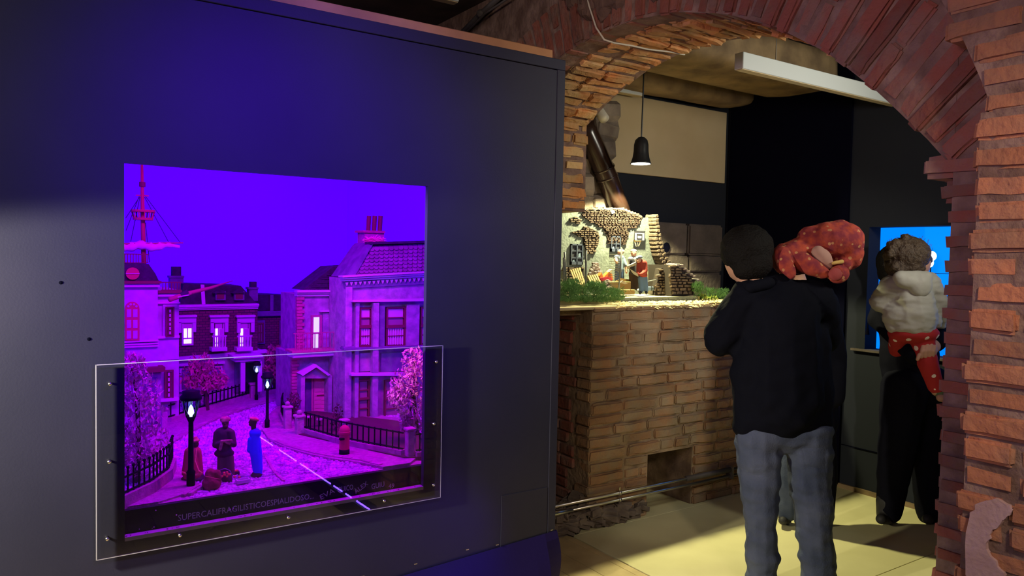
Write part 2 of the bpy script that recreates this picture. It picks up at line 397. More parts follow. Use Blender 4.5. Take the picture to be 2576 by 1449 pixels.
# ---- far walls
wb = struct(MB().box((4.86, -2, 0), (5.0, 1.85, 3)).box((4.86, 2.90, 0), (5.0, 4.3, 3)).box((4.86, 1.85, 0), (5.0, 2.90, .985)).box((4.86, 1.85, 1.815), (5.0, 2.90, 3)).build('wall_back', 'slate'))
box('black_panel', (4.835, 3.045, .02), (4.858, 4.09, 2.98), 'black', wb)
box('floor_batten', (4.84, 1.2, .0), (4.858, 3.05, .03), 'wood_old', wb)
box('seam_strip', (4.852, 1.2, .30), (4.858, 3.04, .305), 'black', wb)
wr = struct(box('wall_rear', (XB, 4.12, 0), (4.86, 4.3, 3), 'slate'))
bevel(box('beige_panel', (3.55, 4.09, 2.186), (4.79, 4.118, 2.745), 'beige', wr), .003)
random.seed(3)
for row, (z0, z1) in enumerate([(1.28, 1.47), (1.475, 1.60), (1.605, 1.845)]):
    xx = 3.62
    for wdt in ([.5, .62], [.34, .40, .38], [.72, .40])[row]:
        block('stone', wr, (xx+wdt/2, 4.11, (z0+z1)/2), (wdt-.012, .14, z1-z0), 'stone_dark', jit=.02, rnd=.1, cuts=3); xx += wdt
# ragged rubble at the chimney breast
random.seed(5)
for i in range(46):
    z = 1.30+(i//4)*.128; xx = 2.88+(i % 4)*.19+random.uniform(-.03, .03)
    block('stone', wr, (xx, 4.06+random.uniform(-.02, .04), z), (.24, .16, .16), 'rubble', (random.uniform(-.2, .2), random.uniform(-.15, .15), 0), jit=.12, rnd=.25)
# ---- arch wall
mb = MB(); N = 44
for i in range(N):
    (y0, z0), (y1, z1) = arch_at(ARCH_L*i/N), arch_at(ARCH_L*(i+1)/N*.99999)
    o = .006
    mb.hexa([(XA+o, y0, z0+o), (XB-o, y0, z0+o), (XB-o, y1, z1+o), (XA+o, y1, z1+o), (XA+o, y0, 3.02), (XB-o, y0, 3.02), (XB-o, y1, 3.02), (XA+o, y1, 3.02)])
mb.box((XA+.008, -2.5, 0), (XB, 1.101, 3.02)).box((XA+.006, YJ+.006, 1.835), (XB-.006, 5.6, 3.02)).box((XA+.006, 4.0, 0), (XB-.006, 5.6, 1.84))
mb.box((2.129, -2.5, 0), (XA+.03, .975, 1.97))
op = [(.955, 1.97), (.99, 2.06), (1.05, 2.2), (1.115, 2.32), (1.2, 2.45), (1.32, 2.58), (1.5, 2.72)]
mb.prism([(2.129, -2.5, 1.95)]+[(2.129, y-.01, z) for y, z in op]+[(2.129, 1.7, 3.0), (2.129, -2.5, 3.0)], (.1, 0, 0))
aw = struct(mb.build('wall_right', 'mortar'))
random.seed(11)
s = .02
while s < ARCH_L:                                         # ring bricks on the face
    y, z, ny, nz = arch_frame(min(s+.03, ARCH_L-.01)); a = math.atan2(-ny, nz)
    th = random.uniform(.05, .064); segs = [.29] if random.random() < .62 else [.15, .14]
    r0 = random.uniform(-.008, .008)
    for L in segs:
        c = r0+L/2; dx = random.uniform(-.008, .01)
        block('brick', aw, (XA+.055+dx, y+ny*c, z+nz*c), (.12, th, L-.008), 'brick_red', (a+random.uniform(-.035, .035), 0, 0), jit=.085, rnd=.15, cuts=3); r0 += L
    xx = XA+.125
    for dp in random.choice([(.13, .26), (.25, .14), (.2, .19)]):   # bricks of the underside
        j = random.uniform(-.012, .012)
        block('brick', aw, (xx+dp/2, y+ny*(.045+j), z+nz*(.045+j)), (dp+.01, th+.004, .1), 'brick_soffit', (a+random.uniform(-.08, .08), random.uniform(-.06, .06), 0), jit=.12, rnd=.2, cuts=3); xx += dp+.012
    s += th+.012
z = 1.84
while z < 2.40:                                           # left jamb
    h = random.uniform(.055, .07); xx = XA+random.uniform(0, .05)
    while xx < XB-.05:
        L = min(random.choice([.28, .26, .14, .2]), XB-xx)
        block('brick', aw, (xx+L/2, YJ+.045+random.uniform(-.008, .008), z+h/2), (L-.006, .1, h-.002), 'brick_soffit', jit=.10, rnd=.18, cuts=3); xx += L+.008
    z += h+.01
z = .0
while z < 1.86:                                           # recessed order of the right jamb
    h = random.uniform(.056, .066); e = 1.112+random.uniform(-.008, .008)
    if 1.775 < z < 1.84: e = 1.19
    elif 1.70 < z < 1.775: e = 1.135
    m = 'brick_red'
    block('brick', aw, (XA+.06, (e+.86)/2, z+h/2), (.12, e-.86, h), m, jit=.055, rnd=.24, cuts=3)
    for k in range(2): block('brick', aw, (XA+.125+.205*k+.1, e-.05, z+h/2), (.2, .1, h), m, jit=.04)
    z += h+.009
z = .0; row = 0
while z < 2.95:                                           # front face of the right pier
    h = random.uniform(.052, .062); row += 1
    e = .985+random.uniform(-.012, .012)
    if z > 1.93: e = max([y for y, zz in op if zz <= z+.03]+[.955])+random.uniform(.0, .03)
    y = e; first = True
    while y > -.45:
        L = random.choice([.28, .27, .25, .14]) if not first else random.choice([.28, .2, .13]); first = False
        if .60 < z < .80 and y < .93 and y-L > .62 and False: pass
        block('brick', aw, (2.175+random.uniform(-.006, .006), y-L/2, z+h/2), (.11, L-.01, h), 'brick_orange', (random.uniform(-.02, .02), 0, random.uniform(-.02, .02)), jit=.08, rnd=.16, cuts=3); y -= L
    z += h+random.uniform(.010, .016)
# patch of pink plaster low on the pier
pts = [(2462, 1262), (2436, 1300), (2425, 1449), (2450, 1470), (2510, 1475), (2530, 1449), (2505, 1415), (2480, 1380), (2492, 1345), (2520, 1310), (2548, 1290), (2536, 1268), (2500, 1256)]
random.seed(40); q2 = []
for (xa, ya), (xb, yb) in zip(pts, pts[1:]+pts[:1]):
    for k in range(4): q2.append((xa+(xb-xa)*k/4+random.uniform(-4, 4), ya+(yb-ya)*k/4+random.uniform(-4, 4)))
P = [at_x(x_, y_, 2.115) for x_, y_ in q2]
o = MB().prism(P, (.02, 0, 0)).build('plaster_patch', 'plaster_pink', aw)
bm = bmesh.new(); bm.from_mesh(o.data); bmesh.ops.triangulate(bm, faces=bm.faces[:]); bm.to_mesh(o.data); bm.free()
# rubble patch above the ring, up at the left
for i in range(26):
    s = ARCH_L*random.uniform(.55, .78); y, z, ny, nz = arch_frame(s); q = random.uniform(.12, .4)
    block('stone', aw, (XA+.02, y+ny*q, z+nz*q), (.1, .15, .1), 'mortar_dark', (random.uniform(0, 3), 0, 0), jit=.13, rnd=.3)
# ---- partition with the opening
XL, XR, ZB, ZT, YP = .330, 1.441, .607, 1.849, 2.765
def holed(y0, y1, X0, X1, Z0, Z1): return MB().box((X0, y0, Z0), (XL, y1, Z1)).box((XR, y0, Z0), (X1, y1, Z1)).box((XL, y0, Z0), (XR, y1, ZB)).box((XL, y0, ZT), (XR, y1, Z1))
wl = struct(holed(YP, YP+.022, -3, 2.133, 0, 2.415).build('wall_left', 'navy'))
bevel(box('top_rail', (-3, YP-.004, 2.419), (2.133, YP+.03, 2.466), 'navy', wl), .002)
bevel(box('stile', (2.089, YP-.004, 0), (2.133, YP+.05, 2.4185), 'navy', wl), .002)
bevel(box('service_hatch', (1.83, YP-.003, .02), (2.084, YP+.002, .505), 'navy', wl), .001)
box('sill', (XL, YP-.001, ZB-.012), (XR, YP+.03, ZB+.001), 'sill', wl)
bt = box('batten', (-2.5, YP+.012, 2.4665), (2.071, YP+.06, 2.506), 'wood_raw', wl); bevel(bt, .003)
for px, py in [(153, 711), (224, 853)]: MB().ball(at_y(px, py, YP), .006, 8, 4, (1, .5, 1)).build('dent', 'black', wl)
for px, py in [(1045, 1418), (1175, 1382), (1250, 1370), (1387, 1333), (912, 1449)]:
    p = at_y(px, py, YP-.012); MB().box((p.x-.007, p.y-.004, p.z-.0015), (p.x+.007, p.y, p.z+.0015)).build('staple', 'steel', wl)
# cloth-covered plinth along its foot
mb = MB(); st = 60
rows = []
for i in range(st+1):
    x = -2.0+4.14*i/st; zt = .293-.05*(2.12-x); zt = max(zt, .12)
    q = (2.14-x)/.10; e = math.sqrt(max(0, 1-(1-min(q, 1))**2))
    ring = []
    for k in range(9):
        t = k/8; bul = .008+.055*math.sin(min(t*1.25, 1)*math.pi*.5)*(1+.15*math.sin(x*9+t*3))*e
        ring.append((x+(.03*math.sin(t*math.pi) if i == st else 0), YP-bul, zt*(1-t)))
    rows.append(ring)
for i in range(st):
    for k in range(8): mb.add([rows[i][k], rows[i+1][k], rows[i+1][k+1], rows[i][k+1]], [(0, 1, 2, 3)])
mb.add(rows[-1]+[(2.135, YP+.03, 0), (2.135, YP+.03, .29)], [tuple(range(11))])
pl = mb.build('plinth_cloth', 'navy_cloth', wl, True)
# ================================================================== fittings
def tube_thing(name, pts, r, m, label, cat, n=8):
    o = MB().tube(pts, r, n).build(name, m, None, True); return tag(o, label, cat)
pp = [at_y(1470, 300, 3.955), at_y(1478, 335, 3.955), at_y(1498, 378, 3.955), at_y(1528, 448, 3.955), at_y(1575, 575, 3.955)]
t = thing('stove_pipe', pp[-1], 'glossy dark brown stove pipe slanting down behind the ruined model house', 'pipe')
MB().tube(pp, .073, 20).build('flue', 'pipe_brown', t, True)
for a in ((1519, 425), (1527, 447)):
    c = at_y(*a, 3.955); d = (pp[4]-pp[3]).normalized(); MB().tube([c-d*.006, c+d*.006], .079, 20).build('collar', 'pipe_brown', t, True)
tube_thing('vent_stub', [at_y(1488, 252, 4.02), at_y(1521, 300, 3.88)], .034, 'cable', 'short pale tube stub poking from the rubble above the stove pipe', 'pipe', 14)
t = thing('vent_rosette', at_y(1677, 622, 4.03), 'round dark vent hole cover on the stone blocks behind the ruin', 'vent')
c = at_y(1677, 622, 4.025); MB().tube([c, c+V((0, .03, 0))], .036, 18).build('hole', 'black', t); MB().tube([c+V((.0, .004, 0)), c+V((0, .028, 0))], .045, 18).build('ring', 'stone_dark', t)
# beams
random.seed(9)
def beam(y0, y1, x1, z, hh, label):
    mb = MB(); n = 22; prof = [(0, .9), (0, .22), (.10, .05), (.3, .0), (.72, .01), (.92, .07), (1, .25), (1, .9)]; b = None
    for i in range(n+1):
        x = 2.7+(x1-2.7)*i/n; e = 1 if i < n-1 else (.9 if i == n-1 else .72)
        r = []
        for u, v in prof:
            wv = .014*noise.noise(V((x*2.2, u*3, v*3+y0*5)))
            r.append((x, (y0+y1)/2+(u-.5)*(y1-y0)*e+wv, z+hh*(v*e+(1-e)*.5)+wv))
        mb.v += r
        if i:
            k = len(mb.v)-16
            for j in range(7): mb.f.append((k+j, k+j+1, k+j+9, k+j+8))
    k = len(mb.v)-8; mb.f.append(tuple(range(k, k+8)))
    o = mb.build('ceiling_beam', 'wood_old', None, True); smooth_by_angle(o, 60); o['kind'] = 'structure'; o['label'] = label; return o
beam(3.06, 3.62, 4.80, 2.745, .26, 'aged ceiling beam lit from below'); beam(3.80, 4.07, 4.80, 2.745, .2, 'darker ceiling beam next to the beige panel')
beam(2.35, 2.62, 4.80, 2.83, .16, 'ceiling beam above the white light channel')
# pendant
t = thing('pendant_lamp', (3.427, 3.62, 2.185), 'small black bell-shaped pendant lamp hanging over the ruined model house', 'lamp')
MB().lathe((3.427, 3.62, 2.185), [(.068, 0), (.064, .008), (.054, .04), (.048, .08), (.047, .12), (.04, .15), (.022, .168), (.006, .172)], 24).build('shade', 'lamp_black', t, True)
MB().lathe((3.427, 3.62, 2.182), [(.062, 0), (.06, .004)], 24).build('bulb', 'bulb', t, True)
MB().tube([(3.427, 3.62, 2.35), (3.431, 3.62, 2.6), (3.434, 3.62, 2.98)], .0055, 6).build('cord', 'lamp_black', t)
# light channels
def channel(x0, x1, y, z, label, hang):
    t = thing('light_channel', (x0, y, z), label, 'ceiling light', 'white light channels')
    bevel(MB().box((x0, y, z), (x1, y+.06, z+.088)).build('housing', 'white_metal', t), .003)
    MB().box((x0+.002, y+.008, z-.004), (x1-.002, y+.052, z)).build('diffuser', 'beige', t)
    for x in hang: MB().tube([(x, y+.03, z+.088), (x, y+.03, 2.995)], .003, 6).build('hanger', 'steel', t)
    return t
channel(3.29, 4.83, 2.71, 2.60, 'long white light channel hanging inside the arch', (3.6, 4.5))
p = at_y(1618, 255, 3.98)
channel(2.95, p.x, 3.98, 2.725, 'short white light channel along the top of the beige panel', (3.1,))
a = at_y(1155, 4, 3.3)
channel(a.x-1.4, a.x, 3.3, a.z, 'white light channel cut by the top edge of the picture above the partition', (a.x-.2,))
# cable, conduit
tube_thing('white_cable', [at_x(1476, -12, 2.222), at_x(1482, 15, 2.222), at_x(1500, 70, 2.222), at_x(1520, 100, 2.215), at_x(1545, 108, 2.30), at_x(1590, 115, 2.42), at_x(1630, 124, 2.56), at_x(1690, 131, 2.70), at_x(1722, 137, 2.79)], .004, 'cable', 'thin white cable running down onto the underside of the arch', 'cable')
t = thing('conduit', at_x(1215, 40, 2.2), 'grey metal conduit with clip on the dark wall over the partition', 'conduit')
MB().tube([at_x(1160, 85, 2.21), at_x(1208, 36, 2.21), at_x(1262, -12, 2.21)], .016, 10).build('pipe', 'pipe_grey', t, True)
MB().tube([at_x(1172, 82, 2.2), at_x(1222, 33, 2.2), at_x(1290, -12, 2.2)], .006, 8).build('wire', 'pipe_grey', t, True)
MB().ball(at_x(1209, 34, 2.2), .024, 8, 5).build('clip', 'pipe_grey', t)
# wall pipes along the counter
PY = 3.265
t = thing('water_pipe', at_y(1400, 1265, PY), 'upper thin steel pipe running along the foot of the brick counter', 'pipe', 'steel water pipes')
z_ = at_y(1600, 1231, PY).z
MB().tube([(2.3, PY, z_), (4.2, PY, z_)], .0105, 12).build('tube', 'steel', t, True)
MB().tube([(3.55, PY, z_), (3.98, PY, z_)], .017, 12).build('sleeve', 'pipe_grey', t, True)
MB().tube([(2.985, PY, z_), (3.0, PY, z_)], .016, 12).build('clip', 'steel', t, True); MB().tube([(2.992, PY, z_), (2.992, PY, z_+.034)], .004, 6).build('screw', 'steel', t)
t = thing('water_pipe', at_y(1400, 1283, PY), 'lower thin steel pipe with a threaded union near the navy partition', 'pipe', 'steel water pipes')
z2 = at_y(1600, 1248, PY).z
MB().tube([(2.3, PY, z2), (4.2, PY, z2)], .0095, 12).build('tube', 'steel', t, True)
MB().tube([(2.3, PY, z2), (2.45, PY, z2), (2.452, PY, z2), (2.6, PY, z2), (2.602, PY, z2), (2.64, PY, z2)], [.014, .014, .017, .017, .013, .013], 12).build('union', 'steel', t, True)
MB().tube([(2.985, PY, z2), (3.0, PY, z2)], .015, 12).build('clip', 'steel', t, True)
for x in (3.97,): MB().box((x-.008, PY-.02, z2-.018), (x+.008, PY+.03, z_+.02)).build('bracket', 'pipe_grey', t)
# ================================================================== brick counter
random.seed(21)
t = thing('brick_counter', (3.4, 3.32, 0), 'rough brick counter with a square hole near its foot, carrying the ruined model', 'counter')
core = MB().box((2.80, 3.324, .0), (3.27, 4.0, 1.27)).box((3.27, 3.324, .37), (3.66, 4.0, 1.27)).box((3.66, 3.324, 0), (4.25, 4.0, 1.27)).box((3.27, 3.75, 0), (3.66, 4.0, .4)).box((2.25, 3.72, 0), (2.81, 3.9, 1.27)).box((2.27, 3.42, 1.235), (2.82, 4.0, 1.27))
core.build('mortar_bed', 'mortar_pale', t)
z = .0
while z < 1.27:
    h = random.uniform(.05, .066); xx = 2.785+random.uniform(-.01, .015)
    if z+h > 1.29: h = 1.285-z
    while xx < 4.24:
        L = random.choice([.26, .27, .25, .13, .2, .3]);
        if xx < 3.27 and z < .365 and xx+L > 3.24: L = 3.27-xx
        if z < .365 and 3.262 < xx < 3.66: xx = 3.665; continue
        if L > .04: block('brick', t, (xx+L/2, 3.372+random.uniform(-.006, .006), z+h/2), (L-.010, .12, h), 'brick_tan', (random.uniform(-.03, .03), random.uniform(-.02, .02), random.uniform(-.015, .015)), jit=.09, rnd=.15, cuts=3)
        xx += L
    yy = 3.44+random.uniform(0, .08)
    while yy < 3.72:
        L = random.choice([.13, .26]); block('brick', t, (2.84, yy+L/2, z+h/2), (.11, L-.012, h), 'brick_red', jit=.06, cuts=2); yy += L
    z += h+random.uniform(.006, .012)
bevel(box('counter_top', (2.30, 3.315, 1.272), (3.775, 4.05, 1.292), 'beige', t), .004)
bevel(box('end_block', (3.785, 3.33, .95), (3.93, 3.7, 1.288), 'white_metal', t), .006)
bevel(box('counter_top_end', (3.777, 3.325, 1.2885), (4.2, 4.05, 1.296), 'beige', t), .002)
random.seed(31)
rb = thing('rubble_footing', (2.6, 3.3, 0), 'rough rubble footing at the base of the dark recess beside the partition', 'footing')
for i in range(70):
    x = random.uniform(2.2, 3.22); z = random.uniform(.0, .13 if x < 2.85 else .05)
    block('stone', rb, (x, 3.36+random.uniform(-.05, .05), z+.02), (random.uniform(.08, .17), .13, random.uniform(.06, .1)), 'rubble', (random.uniform(-.4, .4), random.uniform(-.4, .4), random.uniform(0, 3)), jit=.2, rnd=.3, cuts=3)
# straw edge on the counter
random.seed(4); mb = MB()
for i in range(900):
    x = random.uniform(2.95, 4.1); y = 3.30+random.random()**2*.2; z = 1.297+random.uniform(0, .006)
    if y < 3.325 and random.random() < .5: z -= random.uniform(0, .03)
    a = random.uniform(-1, 1); L = random.uniform(.006, .02)
    mb.add([(x-L*math.cos(a), y-L*math.sin(a), z), (x+L*math.cos(a), y+L*math.sin(a), z+random.uniform(-.006, .006)), (x+.003, y+.003, z+.005)], [(0, 1, 2)])
M['straw'] = mat('straw', (.85, .76, .42), .9)
tag(mb.build('straw_litter', 'straw'), 'loose pale straw scattered along the counter edge below the ruin', 'straw', kind='stuff')
# ================================================================== the model street behind the opening
G = .69
def gz(px, py, h=0): return at_z(px, py, G+h)
sb = thing('display_box', (.9, 5.3, G-.08), 'violet glowing sky board around the model street', 'backdrop')
MB().box((-.25, 5.25, G-.05), (2.10, 5.27, 2.33)).build('sky_board', 'sky_violet', sb)
MB().box((2.08, 2.80, G-.05), (2.10, 5.25, 2.33)).build('side_board', 'sky_violet', sb)
MB().box((-.27, 2.9, G-.05), (-.25, 5.26, 2.33)).build('side_board', 'sky_violet', sb)
for lo, hi in (((-.29, 5.272, .40), (2.116, 5.285, 2.33)), ((2.102, 2.79, .40), (2.116, 5.27, 2.33)), ((-.29, 2.79, .40), (-.272, 5.27, 2.33))): MB().box(lo, hi).build('leak_stop', 'box_dark', sb)  # unseen dark panels added to stop the boards' violet leaking out
MB().box((-.3, 2.79, 2.33), (2.116, 5.3, 2.35)).build('lid', 'box_dark', sb)
MB().box((-.3, 2.79, .40), (2.116, 5.3, .42)).build('floor_board', 'box_dark', sb)
st = thing('model_street', (.9, 2.82, G-.08), 'cobbled model street base with a black lettered front edge', 'model street')
MB().box((-.2, 2.815, G-.09), (2.078, 5.24, G-.001)).build('ground', 'm_pave', st)
MB().box((.05, 2.80, G-.085), (1.80, 2.814, G-.003)).build('ledge', 'ledge', st)
LD = bpy.data.objects['ledge']
def ink(txt, px, py, size, tilt=0, w_=None):
    p = at_y(px, py, 2.7985)
    o = lettering(txt, p, size, 'ink', LD)
    o.rotation_euler = (math.pi/2, -math.radians(tilt), 0)
    if w_:
        bpy.context.view_layer.update(); o.scale.x = w_/max(o.dimensions.x, .01)
    return o
wd = (at_y(789, 1253, 2.7985)-at_y(447, 1310, 2.7985)).length
ink('SUPERCALIFRAGILISTICOESPIALIDOSO...', 447, 1311, .031, 0, wd)
ink('EVA', 806, 1258, .028, 20, .06); ink('QUICO', 849, 1239, .030, 2, .064); ink('ÀLEX', 895, 1243, .026, 30); ink('GUIU', 934, 1231, .031, 3, .056); ink('49', 977, 1229, .027, -2)
mb = MB(); random.seed(8)
for i in range(60):
    x = random.uniform(.33, 1.43); z = random.choice([ZB+.002, ZB+.002, ZB+random.uniform(0, .07)]) if x < .7 else ZB+.002; s = random.uniform(.0012, .004)
    y = 2.775 if z < ZB+.004 else 2.797
    mb.ball((x, y, z+s*.5), s, 5, 3)
o = mb.build('paint_chip', 'm_trim', st); o['kind'] = 'stuff'
# cobbles
random.seed(2)
right_kerb = [(664, 1085), (680, 1108), (721, 1126), (778, 1142), (839, 1154), (908, 1163), (972, 1179), (1040, 1189), (1066, 1192)]
left_kerb = [(312, 1190), (424, 1118), (480, 1084), (548, 1052), (600, 1033), (672, 1012), (720, 998)]
rw = [(1072, 1186), (1085, 1120), (1000, 1050), (800, 1030), (745, 1020), (735, 1002), (700, 1022), (672, 1045), (660, 1068)]
lw = [(730, 985), (631, 1000), (559, 1019), (486, 1041), (410, 1064), (330, 1090), (300, 1130)]
fl = [(300, 1306), (413, 1287), (511, 1227), (470, 1190), (436, 1160), (425, 1190), (312, 1262)]
def slab(name, pts, z0, z1, m, parent):
    P = [at_z(x, y, z1) for x, y in pts]; P = [V((min(p.x, 2.07), max(p.y, 2.816), z1)) for p in P]
    o = MB().prism(P, (0, 0, z0-z1)).build(name, m, parent)
    bm = bmesh.new(); bm.from_mesh(o.data); bmesh.ops.triangulate(bm, faces=[f for f in bm.faces if len(f.verts) > 4]); bm.to_mesh(o.data); bm.free(); return o
slab('pavement', right_kerb+rw, G-.002, G+.010, 'm_pave', st)
slab('pavement', left_kerb+lw, G-.002, G+.010, 'm_pave', st)
slab('pavement', fl, G-.002, G+.006, 'm_pave', st)
slab('garden_bed', [(745, 1090), (1015, 1150), (1080, 1150), (1085, 1110), (1000, 1058), (800, 1034), (735, 1020)], G, G+.014, 'm_bush', st)
RK = [tuple(gz(*p, .01))[:2] for p in right_kerb+rw]; LK = [tuple(gz(*p, .01))[:2] for p in left_kerb+lw]; FK = [tuple(gz(*p, .006))[:2] for p in fl]
mb = MB(); y = 2.822; row = 0; n_st = 0
while y < 5.0:
    dy = .0125+.004*(y-2.8); x = .1+(row % 2)*.01; row += 1
    while x < 2.05:
        dx = .016*random.uniform(.8, 1.35); c = (x+dx/2, y+dy/2)
        if not inside(c, RK) and not inside(c, LK) and not inside(c, FK):
            h = random.uniform(.001, .0075); a, b = dx*.44, dy*.42; t1, t2, t3, t4 = [random.uniform(-.0022, .0022) for _ in range(4)]
            if y < 2.90: h *= .45; t1, t2, t3, t4 = t1*.4, t2*.4, t3*.4, t4*.4
            mb.add([(c[0]-a, c[1]-b, G-.001), (c[0]+a, c[1]-b, G-.001), (c[0]+a, c[1]+b, G-.001), (c[0]-a, c[1]+b, G-.001),
                    (c[0]-a*.7, c[1]-b*.7, G+h+t1), (c[0]+a*.7, c[1]-b*.7, G+h+t2), (c[0]+a*.7, c[1]+b*.7, G+h+t3), (c[0]-a*.7, c[1]+b*.7, G+h+t4)],
                   [(4, 5, 6, 7), (0, 1, 5, 4), (1, 2, 6, 5), (2, 3, 7, 6), (3, 0, 4, 7)])
        x += dx
    y += dy
o = mb.build('cobbles', 'm_cobble', st); o['kind'] = 'stuff'
def kerb(pts, z, wd_, ln):
    P = [gz(*p) for p in pts]
    for a, b in zip(P, P[1:]):
        if min(a.y, b.y) < 2.845:
            lo, hi = (a, b) if a.y < b.y else (b, a)
            if hi.y < 2.85: continue
            lo = hi.lerp(lo, (hi.y-2.845)/(hi.y-lo.y)); a, b = lo, hi
        L = (b-a).length; n = max(1, round(L/ln)); d = (b-a)/n; ang = math.atan2(d.y, d.x)
        for i in range(n):
            c = a+d*(i+.5); block('kerb_stone', st, (c.x, c.y, G+z/2), (L/n*.93, wd_, z), 'm_stone', (0, 0, ang+random.uniform(-.05, .05)), jit=.05)
kerb(right_kerb, .015, .022, .05); kerb(left_kerb[1:], .013, .022, .05); kerb([(413, 1287), (462, 1257), (511, 1227)], .012, .014, .06); kerb([(404, 1285), (452, 1256), (500, 1224)], .010, .014, .06)
kerb([(665, 1145), (690, 1190), (735, 1232)], .008, .012, .05)
# ---- helpers for the little houses
def window(parent, x0, y0, x1, y1, Y, cols, rows, fm, pm, fw=3, t=.012, name='window'):
    a, b, c, d = rc(x0, y0, x1, y1, Y); k = fw*Y/.83/FPX*.9; mb = MB()
    mb.box((a, Y, c), (a+k, Y+t, d)).box((b-k, Y, c), (b, Y+t, d)).box((a+k, Y, c), (b-k, Y+t, c+k)).box((a+k, Y, d-k), (b-k, Y+t, d))
    iw, ih = (b-a-2*k)/cols, (d-c-2*k)/rows; h = k*.32
    for i in range(1, cols): mb.box((a+k+iw*i-h, Y+.001, c+k), (a+k+iw*i+h, Y+t, d-k))
    for j in range(1, rows): mb.box((a+k, Y+.002, c+k+ih*j-h), (b-k, Y+t, c+k+ih*j+h))
    f = mb.build(name, fm, parent)
    for i in range(cols):
        for j in range(rows):
            m = pm[j] if isinstance(pm, (list, tuple)) else pm
            MB().box((a+k+iw*i+h, Y+t*.55, c+k+ih*j+h), (a+k+iw*(i+1)-h, Y+t*.8, c+k+ih*(j+1)-h)).build('pane', m, f)
    return f
def railing(parent, x0, y0, x1, y1, Y, n, m, name='railing', post=1.5, rail=2):
    a, b, c, d = rc(x0, y0, x1, y1, Y); k = Y/.83/FPX; mb = MB()
    mb.box((a, Y, d-rail*k), (b, Y+rail*k, d)).box((a, Y, c), (b, Y+rail*k, c+rail*k*.8))
    for i in range(n): x = a+(b-a)*(i+.5)/n; mb.box((x-post*k/2, Y+.0005, c), (x+post*k/2, Y+post*k, d))
    return mb.build(name, m, parent)
# ---- left house
Y = 4.1
h = thing('model_house', at_y(380, 1060, Y), 'pale model house with an arched maroon window and a ship mast on its roof', 'model house', 'houses of the model street')
poly('wall', [(300, 708), (397, 710), (397, 1072), (300, 1100)], Y, .35, 'm_white', h)
poly('wall', [(396, 728), (450, 730), (450, 1058), (396, 1072)], Y+.03, .35, 'm_white', h)
poly('roof', [(296, 661), (374, 664), (391, 688), (400, 707), (296, 706)], Y+.01, .3, 'm_roof', h)
rect('cornice', 296, 707, 407, 714, Y-.03, .06, 'm_maroon', h); rect('cornice', 296, 714, 403, 723, Y-.02, .05, 'm_trim', h, .003)
rect('cornice', 398, 731, 458, 738, Y, .06, 'm_maroon', h); rect('cornice', 396, 738, 455, 747, Y+.01, .05, 'm_trim', h, .003); rect('cornice', 396, 760, 454, 765, Y+.015, .05, 'm_trim', h, .003)
railing(h, 296, 638, 374, 662, Y+.02, 11, 'm_maroon'); railing(h, 406, 709, 457, 731, Y+.02, 7, 'm_maroon')
c = at_y(333, 688, Y+.01); o = MB().tube([c-V((0, .012, 0)), c+V((0, .02, 0))], .030, 18).build('porthole', 'm_red', h)
MB().box((c.x-.03, c.y-.016, c.z-.002), (c.x+.03, c.y-.012, c.z+.002)).build('glazing_bar', 'm_trim', o)
def arc_pts(cx, cy, r, y1, n=10): return [(cx-r, y1)]+[(cx-r*math.cos(math.pi*i/n), cy-r*math.sin(math.pi*i/n)) for i in range(n+1)]+[(cx+r, y1)]
poly('arch_molding', arc_pts(333, 778, 32, 858), Y-.010, .012, 'm_white', h)
aw2 = poly('arched_window', arc_pts(333, 777, 18, 857), Y-.02, .012, 'm_red', h)
for i in range(2):
    for j in range(3): rect('pane', 319+i*16, 778+j*27, 330+i*16, 798+j*27, Y-.022, .004, 'm_white', aw2)
for i in range(4):
    a = math.pi*(i+.5)/4; p = at_y(333-11*math.cos(a), 774-9*math.sin(a), Y-.022); MB().tube([p, p+V((0, .004, 0))], .006, 5).build('pane', 'm_white', aw2)
for y0 in (857, 864, 870): rect('string_course', 296, y0, 399, y0+4, Y-.018+.004*(y0 > 860), .03, 'm_trim', h)
rect('string_course', 397, 845, 452, 851, Y+.012, .03, 'm_trim', h); rect('lower_wall', 396, 851, 450, 905, Y+.024, .02, 'm_white', h)
rect('casing', 410, 766, 446, 848, Y+.018, .02, 'm_white', h)
window(h, 417, 772, 439, 848, Y+.006, 1, 1, 'm_maroon', 'm_maroon', 3)
for j in range(6): rect('pane', 426, 779+j*11, 430, 786+j*11, Y+.004, .006, 'm_panep', h)
rect('door_canopy', 330, 926, 416, 938, Y-.05, .08, 'm_maroon', h); rect('door_case', 350, 940, 405, 1062, Y-.012, .02, 'm_grey', h); rect('door', 362, 950, 395, 1062, Y-.016, .012, 'm_greyd', h)
window(h, 415, 931, 437, 1006, Y+.006, 1, 1, 'm_maroon', 'm_maroon', 3)
for j in range(5): rect('pane', 423, 938+j*13, 427, 946+j*13, Y+.004, .006, 'm_panep', h)
rect('window_sill', 398, 1003, 450, 1010, Y-.01, .05, 'm_trim', h)
